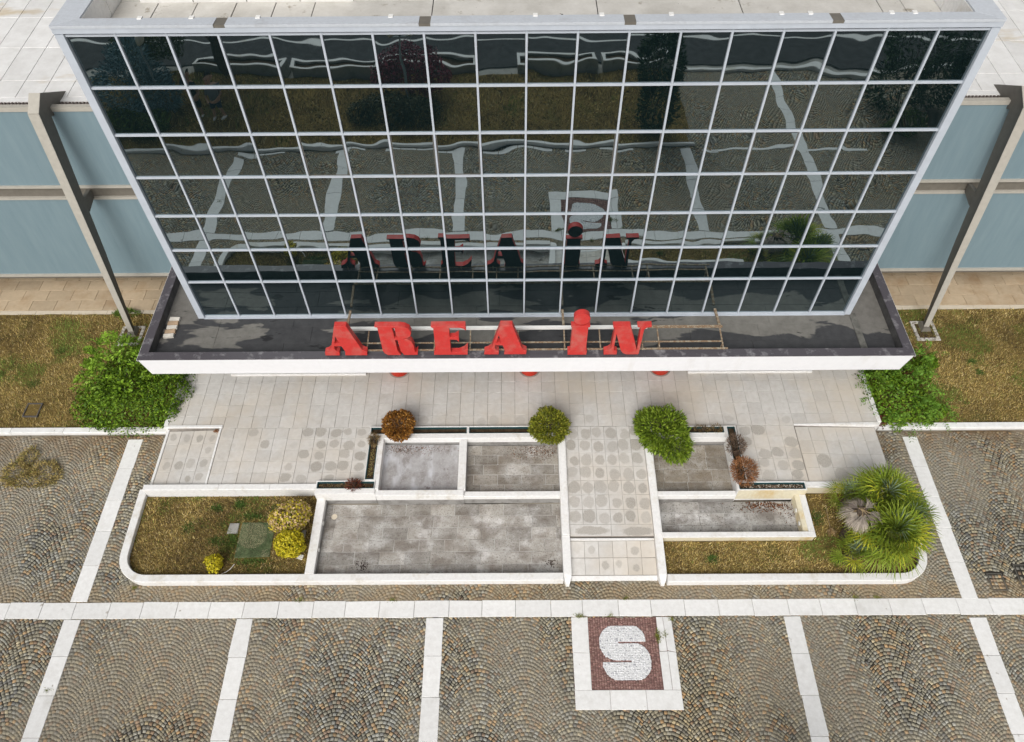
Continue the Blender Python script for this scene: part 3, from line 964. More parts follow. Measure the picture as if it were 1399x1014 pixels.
pts = pts[~((pts[:, 0] > 9.2) & (pts[:, 1] < 7.5) & ((pts[:, 0] - 9.15) ** 2 + (pts[:, 1] - 7.57) ** 2 > 0.33))]
blades('dry_grass', pts, bedz, lawncol(0.60, 52, 0.56), 0.05, 0.017, 1.4, 'dry straw grass in the palm bed')


# ------------------------------------------------------------------ fountain basins and planters
def floor_slabs(parent, x0, x1, y0, y1, z, w=0.62, h=0.31, brown=0.0):
    MB().box(x0, x1, y0, y1, -0.055, z - 0.006).build('basin_floor', M['lime'], parent)
    rows = max(1, round((y1 - y0) / h))
    hh = (y1 - y0) / rows
    for r in range(rows):
        x = x0 - (w * rnd.uniform(0.1, 0.9))
        while x < x1:
            a0, a1 = max(x0, x), min(x1, x + w)
            if a1 - a0 > 0.05:
                b = MB().slab([(a0 + .006, y0 + r * hh + .006), (a1 - .006, y0 + r * hh + .006), (a1 - .006, y0 + (r + 1) * hh - .006), (a0 + .006, y0 + (r + 1) * hh - .006)], z - 0.03, z + rnd.uniform(-.002, .002), 0.004).build('floor_slab', M['basin_slab'], parent)
                b.color = (rnd.uniform(0.78, 1.18), brown, 0, 1)
            x += w


def light(parent, x, y, z, ax):
    m = MB()
    d_ = Vector(ax) * 0.02
    m.tube(Vector((x, y, z)), Vector((x, y, z)) + d_, 0.055, 14)
    m.build('basin_light', M['plastic_white'], parent)


big = thing('fountain_basin', (-1.8, 8.0, 0), 'largest empty basin, wide grey slab floor left of the path', 'basin')
floor_slabs(big, -4.80, 1.138, 7.06, 9.0, 0.0, brown=0.3)
MB().box(-5.01, -4.81, 7.056, 9.03, -0.05, 0.24).build('side_wall', M['white_wall'], big)
MB().box(-5.02, -4.80, 7.056, 9.03, 0.242, 0.27, 0.008).build('coping_stone', M['white_wall'], big)
MB().box(-4.799, -4.79, 7.06, 8.99, 0.0, 0.10).build('water_line', M['wet_wall'], big)
for yy in (7.7, 8.4): light(big, -4.80, yy, 0.17, (1, 0, 0))
m = MB().lathe([(0.075, 0.0), (0.075, 0.012), (0.055, 0.014), (0.05, 0.006)], -4.58, 8.66, 18)
m.build('drain_ring', M['sand_light'], big)
b1 = thing('fountain_basin', (-2.45, 9.9, 0.2), 'upper small basin with pale mottled sheet floor below the brown shrub', 'basin')
MB().box(-3.44, -1.452, 9.142, 10.62, -0.05, 0.25).build('basin_floor', M['basin_sheet'], b1)
MB().box(-3.50, -1.30, 9.0, 9.14, 0.24, 0.46).build('front_wall', M['white_wall'], b1)
MB().box(-3.52, -1.29, 8.985, 9.145, 0.462, 0.505, 0.01).build('coping_stone', M['white_wall'], b1)
MB().box(-3.50, -1.30, 9.002, 9.14, -0.05, 0.238).build('water_line', M['wet_wall'], b1)
MB().box(-1.45, -1.26, 9.146, 10.62, -0.05, 0.45).build('divider_wall', M['white_wall'], b1)
MB().box(-1.455, -1.255, 9.148, 10.62, 0.452, 0.49, 0.01).build('coping_stone', M['white_wall'], b1)
b2 = thing('fountain_basin', (0, 9.9, 0.2), 'upper slab floored basin directly left of the path', 'basin')
floor_slabs(b2, -1.252, 1.138, 9.142, 10.62, 0.2, 0.62, 0.30, 0.55)
MB().box(-1.298, 1.138, 9.02, 9.14, 0.22, 0.37).build('front_wall', M['white_wall'], b2)
MB().box(-1.286, 1.138, 9.0, 9.145, 0.372, 0.41, 0.01).build('coping_stone', M['white_wall'], b2)
MB().box(-1.298, 1.138, 9.022, 9.14, -0.05, 0.218).build('water_line', M['wet_wall'], b2)
b3 = thing('fountain_basin', (4.6, 9.8, 0.2), 'upper brown stained basin right of the path under the green bush', 'basin')
floor_slabs(b3, 3.592, 5.57, 9.122, 10.60, 0.2, 0.62, 0.36, 0.9)
MB().box(3.592, 5.55, 9.0, 9.12, 0.2, 0.37).build('front_wall', M['white_wall'], b3)
MB().box(3.592, 5.56, 8.985, 9.125, 0.372, 0.41, 0.01).build('coping_stone', M['white_wall'], b3)
MB().box(3.592, 5.55, 9.002, 9.12, -0.05, 0.198).build('water_line', M['wet_wall'], b3)
b4 = thing('fountain_basin', (5.4, 8.4, 0), 'lower long narrow basin with yellowed walls right of the path', 'basin')
floor_slabs(b4, 3.592, 7.05, 8.032, 8.998, 0.05, 0.62, 0.32)
MB().box(3.592, 7.30, 7.91, 8.03, -0.05, 0.31).build('front_wall', M['ochre_wall'], b4)
MB().box(3.592, 7.32, 7.895, 8.035, 0.312, 0.35, 0.01).build('coping_stone', M['white_wall'], b4)
MB().box(7.052, 7.29, 8.036, 9.04, -0.05, 0.31).build('side_wall', M['ochre_wall'], b4)
MB().box(7.17, 7.32, 8.037, 9.04, 0.312, 0.35, 0.01).build('coping_stone', M['white_wall'], b4)
light(b4, 7.05, 8.68, 0.19, (-1, 0, 0))
light(b4, 7.05, 8.32, 0.19, (-1, 0, 0))


def trough(parent, x0, x1, y0, y1, z, rim=0.03, ends='NSEW'):
    """open channel: rims, teal liner and soil"""
    m = MB()
    if 'W' in ends: m.box(x0, x0 + rim, y0, y1, 0.02, z, 0.006)
    if 'E' in ends: m.box(x1 - rim, x1, y0, y1, 0.02, z, 0.006)
    if 'S' in ends: m.box(x0 + rim, x1 - rim, y0, y0 + rim, 0.02, z, 0.006)
    if 'N' in ends: m.box(x0 + rim, x1 - rim, y1 - rim, y1, 0.02, z, 0.006)
    m.build('planter_wall', M['white_wall'], parent)
    a0, a1, b0, b1_ = x0 + rim + .001, x1 - rim - .001, y0 + rim + .001, y1 - rim - .001
    m = MB()
    r = 0.022
    m.box(a0, a0 + r, b0, b1_, 0.1, z - 0.012)
    m.box(a1 - r, a1, b0, b1_, 0.1, z - 0.012)
    m.box(a0 + r, a1 - r, b0, b0 + r, 0.1, z - 0.012)
    m.box(a0 + r, a1 - r, b1_ - r, b1_, 0.1, z - 0.012)
    m.build('liner', M['teal'], parent)
    MB().box(a0 + r, a1 - r, b0 + r, b1_ - r, 0.05, z - 0.075).build('planter_soil', M['soil'], parent)


p1 = thing('planter_trough', (-3.7, 10.4, 0.2), 'teal lined planter trough stepping around the two left upper basins', 'planter')
trough(p1, -5.03, -3.52, 9.145, 9.40, 0.55)
trough(p1, -3.84, -3.56, 9.402, 10.76, 0.55)
trough(p1, -3.84, -1.24, 10.762, 11.02, 0.55)
trough(p1, -1.238, 1.14, 10.762, 11.02, 0.55)
MB().box(-5.03, -3.522, 9.02, 9.143, 0.2, 0.55, 0.008).build('front_wall', M['white_wall'], p1)
MB().box(-5.028, -3.522, 9.03, 9.143, -0.05, 0.198).build('water_line', M['wet_wall'], p1)
MB().box(-3.558, -3.442, 9.147, 10.76, -0.05, 0.55, 0.008).build('side_wall', M['white_wall'], p1)
MB().box(-3.44, 1.138, 10.64, 10.76, 0.34, 0.55, 0.008).build('back_wall', M['white_wall'], p1)
MB().box(-3.44, 1.138, 10.638, 10.758, -0.05, 0.338).build('water_line', M['wet_wall'], p1)
p2 = thing('planter_trough', (5.7, 10.2, 0.2), 'teal lined planter trough stepping around the right upper basin', 'planter')
trough(p2, 3.60, 5.57, 10.742, 10.99, 0.55)
trough(p2, 5.60, 5.87, 9.31, 10.99, 0.55)
trough(p2, 5.60, 7.32, 9.06, 9.308, 0.55)
MB().box(5.572, 5.598, 9.05, 10.99, -0.05, 0.55, 0.006).build('side_wall', M['white_wall'], p2)
MB().box(3.594, 5.57, 10.62, 10.74, 0.32, 0.55, 0.008).build('back_wall', M['white_wall'], p2)
MB().box(3.594, 5.57, 10.622, 10.738, -0.05, 0.318).build('water_line', M['wet_wall'], p2)
MB().box(5.60, 7.32, 9.043, 9.058, 0.12, 0.54).build('front_wall', M['ochre_wall'], p2)
light(p2, 5.571, 9.95, 0.36, (-1, 0, 0))

# ------------------------------------------------------------------ glass building
XF0, DX, YF = -7.786, 0.8928, 12.6285
ZR = [10.582, 9.562, 8.541, 7.513, 6.480, 5.465, 4.430, 3.206]
XF1 = XF0 + 18 * DX
gbx = thing('glass_building', (0.25, 16.0, 0), 'dark mirror glass office block with white gridded front over the entrance canopy', 'building')
MB().box(XF0 + 0.02, XF1 - 0.02, YF + 0.05, 20.0, 3.1, 10.2).build('core', M['dark'], gbx)
for xa, xb in ((XF0 - 0.13, XF0 + 0.018), (XF1 - 0.018, XF1 + 0.13)):
    MB().box(xa, xb, YF - 0.05, 20.0, 3.16, 10.70).build('side_wall', M['alu'], gbx)
    MB().box(xa - .003, xb + .003, YF - 0.066, YF - 0.051, 3.18, 10.62).build('corner_post', M['alu'], gbx)
VENT = {(4, 2), (6, 2), (7, 2), (10, 2), (11, 2), (14, 2)}
pm = {}
for r in range(7):
    h_ = ZR[r] - ZR[r + 1]
    pm[r] = MB().box(-DX / 2 + 0.027, DX / 2 - 0.027, -0.012, 0.0, -h_ / 2 + 0.027, h_ / 2 - 0.027).mesh('glass_pane', M['glass'])
for c in range(18):
    for r in range(7):
        o = link('glass_pane', pm[r], gbx, (XF0 + (c + .5) * DX, YF + 0.012, (ZR[r] + ZR[r + 1]) / 2))
        k = 0.0018
        o.rotation_euler = (rnd.gauss(0, k), 0, rnd.gauss(0, k))
        if (c, r) in VENT:
            o.location.y -= 0.012
            o.scale = (0.955, 1, 0.955)
            x0, x1 = XF0 + c * DX + 0.03, XF0 + (c + 1) * DX - 0.03
            z0, z1 = ZR[r + 1] + 0.03, ZR[r] - 0.03
            f = MB().box(x0, x0 + 0.016, YF - 0.012, YF + 0.01, z0, z1).box(x1 - 0.016, x1, YF - 0.012, YF + 0.01, z0, z1).box(x0, x1, YF - 0.012, YF + 0.01, z0 - 0.001, z0 + 0.018)
            f.build('vent_frame', M['steel_web'], gbx)
for c in range(19):
    x_ = XF0 + c * DX
    MB().box(x_ - 0.019, x_ + 0.019, YF - 0.035, YF + 0.03, ZR[7], ZR[0] + 0.03, 0).build('mullion', M['alu'], gbx)
for r in range(8):
    MB().box(XF0, XF1, YF - 0.031, YF + 0.028, ZR[r] - 0.020, ZR[r] + 0.020).build('transom', M['alu'], gbx)
MB().box(XF0, XF1, YF - 0.06, YF + 0.02, 3.13, 3.178).build('sill', M['alu'], gbx)
MB().box(XF0 - 0.14, XF1 + 0.14, YF - 0.075, YF + 0.02, 10.64, 10.765).build('roof_edge', M['alu'], gbx)
# roof coping in lengths with dark joint plates
cuts = [XF0 - 0.14, -5.02, -1.50, 2.02, 5.57, XF1 + 0.14]
YC0, YC1 = YF - 0.09, YF + 0.20
for k, (a0, a1) in enumerate(zip(cuts[:-1], cuts[1:])):
    m = MB()
    la = 0.42 if k == 0 else 0.0
    ra = 0.42 if k == 4 else 0.0
    b0, b1_ = a0 + (0.10 if k else 0), a1 - (0.10 if k < 4 else 0)
    m.hexa([(b0, YC0, 10.74), (b1_, YC0, 10.74), (b1_ - ra, YC1, 10.74), (b0 + la, YC1, 10.74), (b0, YC0, 10.79), (b1_, YC0, 10.79), (b1_ - ra, YC1, 10.77), (b0 + la, YC1, 10.77)])
    m.build('roof_coping', M['coping_alu'], gbx)
    if k: MB().hexa([(a0 - .099, YC0 + .01, 10.73), (a0 + .099, YC0 + .01, 10.73), (a0 + .099, YC1, 10.73), (a0 - .099, YC1, 10.73), (a0 - .099, YC0 + .01, 10.78), (a0 + .099, YC0 + .01, 10.78), (a0 + .099, YC1, 10.762), (a0 - .099, YC1, 10.762)]).build('joint_plate', M['rail_brown'], gbx)
for s_, xa in ((1, XF0 - 0.14), (-1, XF1 + 0.14)):
    q = [(xa, YC0), (xa + s_ * 0.42, YC1), (xa + s_ * 0.42, 20), (xa, 20)]
    if s_ > 0: q = q
    else: q = q[::-1]
    zt = [10.792, 10.772, 10.772, 10.792] if s_ > 0 else [10.792, 10.772, 10.772, 10.792][::-1]
    m = MB().hexa([(*p_, 10.742) for p_ in q] + [(*p_, z_) for p_, z_ in zip(q, zt)])
    m.build('roof_coping', M['coping_alu'], gbx)
xi0, xi1 = XF0 + 0.24, XF1 - 0.24
for j in range(6):
    y0 = YC1 - 0.02 + j * 1.1
    for xa, xb in ((xi0, xi0 + 0.05), (xi1 - 0.05, xi1)):
        MB().box(xa, xb, y0 + .008, y0 + 1.092, 10.2, 10.738).build('parapet_lining', M['white_wall'], gbx)
MB().box(xi0 + .05, xi1 - .05, YF + 0.10, YF + 0.15, 10.2, 10.738).build('parapet_lining', M['white_wall'], gbx)
MB().box(xi0, xi1, YF + 0.06, 20, 10.19, 10.245).build('roof_bed', M['dark'], gbx)
for j, (a0, a1) in enumerate([(xi0 + .05 + k * 0.75, xi0 + .05 + (k + 1) * 0.75) for k in range(5)] + [(-3.75, -1.5), (-1.5, 1.6), (1.6, 4.3), (4.3, 6.9), (6.9, 7.35), (7.35, xi1 - .05)]):
    for y0, y1 in ((YF + 0.15, YF + 1.75), (YF + 1.75, YF + 4.2)):
        MB().slab([(a0 + .008, y0 + .006), (a1 - .008, y0 + .006), (a1 - .008, y1 - .006), (a0 + .008, y1 - .006)], 10.2, 10.26 + rnd.uniform(-.004, .004), 0.006).build('roof_sheet', M['flat_roof'], gbx)
for k in range(4):
    a0 = -7.1 + k * 1.02
    MB().box(a0 + .01, a0 + 1.01, 14.36, 19, 10.24, 10.8, 0.02).build('roof_upstand', M['white_roof'], gbx)
for x_ in (-6.45, -5.55, -4.4, -2.1, 0.4, 1.55, 2.75, 4.65, 5.15, 6.55, 6.95):
    MB().box(x_ - .04, x_ + .04, YC1 - 0.06, YC1 + 0.03, 10.76, 10.79).build('coping_clip', M['plastic_white'], gbx)
# ground floor under the canopy
MB().box(-7.9, 8.4, 13.62, 20, 0.0, 2.78).build('ground_floor', M['dark'], gbx)
for a0, a1 in ((-7.97, -4.17), (4.87, 8.36)):
    MB().box(a0, a1, 12.80, 13.6, 0.30, 0.52, 0.01).build('low_plinth', M['white_wall'], gbx)
for x_ in (-3.25, 0.43, 4.11):
    MB().lathe([(0.265, TZ - .01), (0.265, 2.79)], x_, 13.0, 28).build('column', M['red_column'], gbx, True)
    MB().lathe([(0.31, TZ - .01), (0.31, TZ + .004)], x_, 13.0, 28).build('column_base', M['tile_joint'], gbx)

# canopy: roof slab with fascia, flashing and felt as sub-parts
CX0, CX1, CY0, CY1, CZ = -8.93, 9.46, 11.08, 16.0, 3.42
bx0, bx1, by0 = CX0 + 0.09, CX1 - 0.09, CY0 + 0.06
cnp = MB().hexa([(bx0 + .02, by0 + .02, 2.79), (bx1 - .02, by0 + .02, 2.79), (bx1 - .02, CY1, 2.79), (bx0 + .02, CY1, 2.79), (bx0 + .02, by0 + .02, 3.13), (bx1 - .02, by0 + .02, 3.13), (bx1 - .02, CY1, 3.13), (bx0 + .02, CY1, 3.13)]).build('canopy', M['dark'], gbx)
zf0, zf1 = 2.77, 3.395
MB().hexa([(bx0, by0, zf0), (bx1, by0, zf0), (bx1 - .05, by0 + .05, zf0), (bx0 + .05, by0 + .05, zf0), (CX0, CY0, zf1), (CX1, CY0, zf1), (CX1 - .05, CY0 + .05, zf1), (CX0 + .05, CY0 + .05, zf1)]).build('fascia', M['fascia'], cnp)
MB().hexa([(bx0, by0, zf0), (bx0 + .05, by0 + .052, zf0), (bx0 + .05, CY1, zf0), (bx0, CY1, zf0), (CX0, CY0, zf1), (CX0 + .05, CY0 + .052, zf1), (CX0 + .05, CY1, zf1), (CX0, CY1, zf1)]).build('fascia', M['fascia'], cnp)
MB().hexa([(bx1 - .05, by0 + .052, zf0), (bx1, by0, zf0), (bx1, CY1, zf0), (bx1 - .05, CY1, zf0), (CX1 - .05, CY0 + .052, zf1), (CX1, CY0, zf1), (CX1, CY1, zf1), (CX1 - .05, CY1, zf1)]).build('fascia', M['fascia'], cnp)
# inner upstands (grey felt) and purple flashing on top
m = MB().box(CX0 + .055, CX0 + .20, CY0 + .20, CY1, 3.13, 3.398).box(CX1 - .20, CX1 - .055, CY0 + .20, CY1, 3.13, 3.398).box(CX0 + .055, CX1 - .055, CY0 + .055, CY0 + .198, 3.13, 3.398)
m.build('upstand', plain('grey_felt', (0.085, 0.082, 0.08), 0.85, var=0.3, sc=4), cnp)
fw = 0.215
cutx = [CX0 - .01, -6.1, -3.0, 0.35, 3.1, 6.15, CX1 + .01]
for k, (a0, a1) in enumerate(zip(cutx[:-1], cutx[1:])):
    q = [(a0 + (.002 if k else 0), CY0 - .012), (a1 - (.002 if k < 5 else 0), CY0 - .012), (a1 - (fw if k == 5 else .002), CY0 + fw), (a0 + (fw if k == 0 else .002), CY0 + fw)]
    MB().hexa([(*p_, 3.399) for p_ in q] + [(*p_, 3.42 + rnd.uniform(-.002, .003)) for p_ in q]).build('parapet_cap', M['cap_purple'], cnp)
for s_, xa in ((1, CX0 - .01), (-1, CX1 + .01)):
    ys_ = [CY0, 13.1, CY1]
    for a0, a1 in zip(ys_[:-1], ys_[1:]):
        q = [(xa, a0 - (.012 if a0 == CY0 else -.002)), (xa + s_ * fw, a0 + (fw if a0 == CY0 else .002)), (xa + s_ * fw, a1), (xa, a1)]
        if s_ < 0: q = q[::-1]
        MB().hexa([(*p_, 3.399) for p_ in q] + [(*p_, 3.421) for p_ in q]).build('parapet_cap', M['cap_purple'], cnp)
# thin pale drip edge below the flashing at the sides
MB().box(CX0 - .022, CX0 - .011, CY0 - .01, CY1, 3.36, 3.41).box(CX1 + .011, CX1 + .022, CY0 - .01, CY1, 3.36, 3.41).build('drip_edge', M['white_wall'], cnp)
# felt in overlapping lengths
ysf = [CY0 + .20, 11.78, 12.30, CY1]
for j, (b0, b1_) in enumerate(zip(ysf[:-1], ysf[1:])):
    xs_ = [CX0 + .2, -7.35, -5.2, -2.9, -0.6, 1.7, 3.9, 6.2, 8.42, CX1 - .2]
    xs_ = [xs_[0]] + [q_ + (rnd.uniform(-.5, .5) if i not in (0, 7) else 0) for i, q_ in enumerate(xs_[1:-1])] + [xs_[-1]]
    for a0, a1 in zip(xs_[:-1], xs_[1:]):
        MB().slab([(a0 + .002, b0), (a1 - .002, b0), (a1 - .002, b1_ - .003), (a0 + .002, b1_ - .003)], 3.10, 3.148 + rnd.uniform(0, .004), 0.004).build('felt_sheet', M['felt'], cnp)
MB().box(8.40, 8.56, CY0 + .21, 12.62, 3.15, 3.185, 0.012).build('felt_seam', plain('seam_felt', (0.15, 0.145, 0.13), 0.85, var=0.3, sc=5), cnp)

# ------------------------------------------------------------------ roof sign AREA iN
LET = {
 'A': [[(-4.06, 4.53), (-3.79, 4.53), (-3.56, 3.68), (-3.46, 3.61), (-3.47, 3.48), (-3.99, 3.48), (-3.97, 3.63), (-4.02, 3.82), (-4.19, 3.82), (-4.2, 3.72), (-4.17, 3.64), (-4.11, 3.6), (-4.12, 3.48), (-4.46, 3.48), (-4.45, 3.59), (-4.35, 3.64), (-4.28, 3.72)], [(-4.1, 4.18), (-4.165, 3.91), (-4.045, 3.91)]],
 'R': [[(-3.15, 4.52), (-2.6, 4.52), (-2.47, 4.49), (-2.38, 4.41), (-2.345, 4.28), (-2.38, 4.17), (-2.46, 4.1), (-2.58, 4.07), (-2.45, 4.05), (-2.37, 3.97), (-2.335, 3.81), (-2.335, 3.6), (-2.31, 3.57), (-2.26, 3.65), (-2.28, 3.48), (-2.6, 3.48), (-2.665, 3.63), (-2.69, 4.03), (-2.745, 4.03), (-2.735, 3.65), (-2.67, 3.48), (-2.98, 3.48), (-3.05, 3.54), (-3.08, 3.65), (-3.09, 4.48), (-3.15, 4.49)], [(-2.76, 4.46), (-2.705, 4.46), (-2.695, 4.11), (-2.745, 4.11)]],
 'E': [[(-1.88, 4.52), (-1.1, 4.52), (-1.09, 4.36), (-1.15, 4.42), (-1.22, 4.45), (-1.47, 4.45), (-1.48, 4.11), (-1.36, 4.12), (-1.27, 4.21), (-1.275, 3.95), (-1.33, 4.03), (-1.48, 4.04), (-1.49, 3.56), (-1.3, 3.56), (-1.17, 3.64), (-1.08, 3.77), (-1.1, 3.48), (-1.89, 3.48), (-1.885, 3.58), (-1.84, 3.64), (-1.83, 4.44), (-1.88, 4.48)]],
 'i': [[(1.29, 4.49), (1.72, 4.49), (1.72, 4.45), (1.68, 4.44), (1.68, 3.6), (1.71, 3.58), (1.7, 3.45), (1.26, 3.45), (1.255, 3.59), (1.31, 3.6), (1.32, 4.44), (1.29, 4.45)]],
 'N': [[(2.24, 4.48), (2.63, 4.48), (2.88, 3.6), (2.87, 4.36), (2.85, 4.42), (2.79, 4.44), (2.79, 4.48), (3.11, 4.48), (3.11, 4.44), (3.01, 4.42), (2.95, 4.35), (2.94, 3.48), (2.92, 3.45), (2.64, 3.45), (2.56, 3.5), (2.5, 3.6), (2.34, 4.2), (2.33, 3.62), (2.42, 3.57), (2.42, 3.45), (2.11, 3.45), (2.11, 3.57), (2.2, 3.6), (2.26, 3.68), (2.285, 4.38), (2.24, 4.44)]],
}


def letter_mesh(polys, dx=0.0, depth=0.14):
    cu_ = bpy.data.curves.new('letter', 'CURVE')
    cu_.dimensions = '2D'
    cu_.fill_mode = 'BOTH'
    cu_.extrude = depth / 2
    cu_.bevel_depth = 0.003
    cu_.bevel_resolution = 0
    cu_.offset = -0.003
    for poly in polys:
        s_ = cu_.splines.new('POLY')
        s_.points.add(len(poly) - 1)
        for p_, (a_, b_) in zip(s_.points, poly): p_.co = (a_ + dx, b_, 0, 1)
        s_.use_cyclic_u = True
    tmp = bpy.data.objects.new('tmp', cu_)
    C.objects.link(tmp)
    dg = bpy.context.evaluated_depsgraph_get()
    me = bpy.data.meshes.new_from_object(tmp.evaluated_get(dg))
    bpy.data.objects.remove(tmp)
    me.name = 'letter'
    me.transform(Matrix.Translation((0, 11.12 + depth / 2, 0)) @ Matrix.Rotation(math.radians(90), 4, 'X'))
    me.shade_flat()
    me.materials.clear()
    me.materials.append(M['red_letter'])
    me.materials.append(M['letter_back'])
    for p_ in me.polygons:
        p_.material_index = 1 if p_.normal.y > 0.9 else 0
    return me


sg = thing('roof_sign', (0, 11.3, 3.15), 'red letters reading AREA iN on a rusty rail frame along the canopy front', 'sign')
dot = [(1.52 + 0.183 * math.cos(2 * math.pi * k / 28), 4.72 + 0.183 * math.sin(2 * math.pi * k / 28)) for k in range(28)]
for key, dx_ in (('A', 0), ('R', 0), ('E', 0), ('A', 3.75), ('i', 0), ('N', 0)):
    polys = LET[key] + ([dot] if key == 'i' else [])
    link('letter', letter_mesh(polys, dx_), sg)
RZ = 3.50
for y_, z_, w_, x0, x1, mt in ((11.25, 3.50, .035, -4.0, 5.06, 'rust'), (11.45, 3.52, .03, -4.0, 4.96, 'rust'), (11.88, 3.56, .055, -4.05, 5.02, 'rust'), (11.84, 3.60, .075, -3.95, 3.2, 'plastic_white')):
    MB().bar((x0, y_, z_), (x1, y_, z_), w_, w_ * 0.8).build('rail', M[mt], sg)
for x_ in (-3.98, -3.5, -2.62, -1.9, -1.05, -0.45, 0.1, 1.2, 2.05, 3.05, 3.45, 4.96):
    MB().bar((x_, 11.24, 3.475), (x_, 11.9, 3.53), 0.03, 0.03).build('rung', M['rust'], sg)
for x_ in (-4.06, 1.2, 4.98):
    MB().bar((x_, 11.9, 3.5), (x_, 12.56, 3.42), 0.055, 0.05).build('wall_arm', M['rust'], sg)
for x_ in (-3.98, -1.9, 1.2, 3.45, 4.96):
    MB().bar((x_, 11.42, 3.15), (x_, 11.42, 3.52), 0.03, 0.03).build('foot', M['rust'], sg)
for x0, dx_ in ((-4.3, .75), (-2.95, .5), (-1.75, .4), (-0.55, .75), (1.35, .3), (2.25, .55)):
    for x_ in (x0, x0 + dx_): MB().bar((x_, 11.262, 3.44), (x_, 11.262, 3.55), 0.025, 0.025).build('letter_bracket', M['rust'], sg)

# loose bricks on the canopy
for k, (mt, lab) in enumerate((('pale_brick', 'pale brick nearest the canopy corner, front of the short brick row'), ('tan_brick', 'tan brick behind the front pale brick of the canopy row'), ('pale_brick', 'pale brick in the middle of the short row on the canopy roof'),
                               ('tan_brick', 'tan brick second from the far end of the canopy brick row'), ('pale_brick', 'pale brick at the far end of the short row on the canopy'))):
    y_ = 12.0 + k * 0.135
    o = MB().box(-.125, .125, -.055, .055, 0, .065, 0.006).build('brick', M[mt])
    o.location = (-8.50 + rnd.uniform(-.02, .02), y_, 3.152)
    o.rotation_euler = (0, 0, rnd.uniform(-.12, .12))
    tag(o, lab, 'brick', 'loose bricks on the canopy roof')


# ------------------------------------------------------------------ hall wings
def wy(z): return 16.05 + (z - 1.2) * 0.085      # the cladding leans back


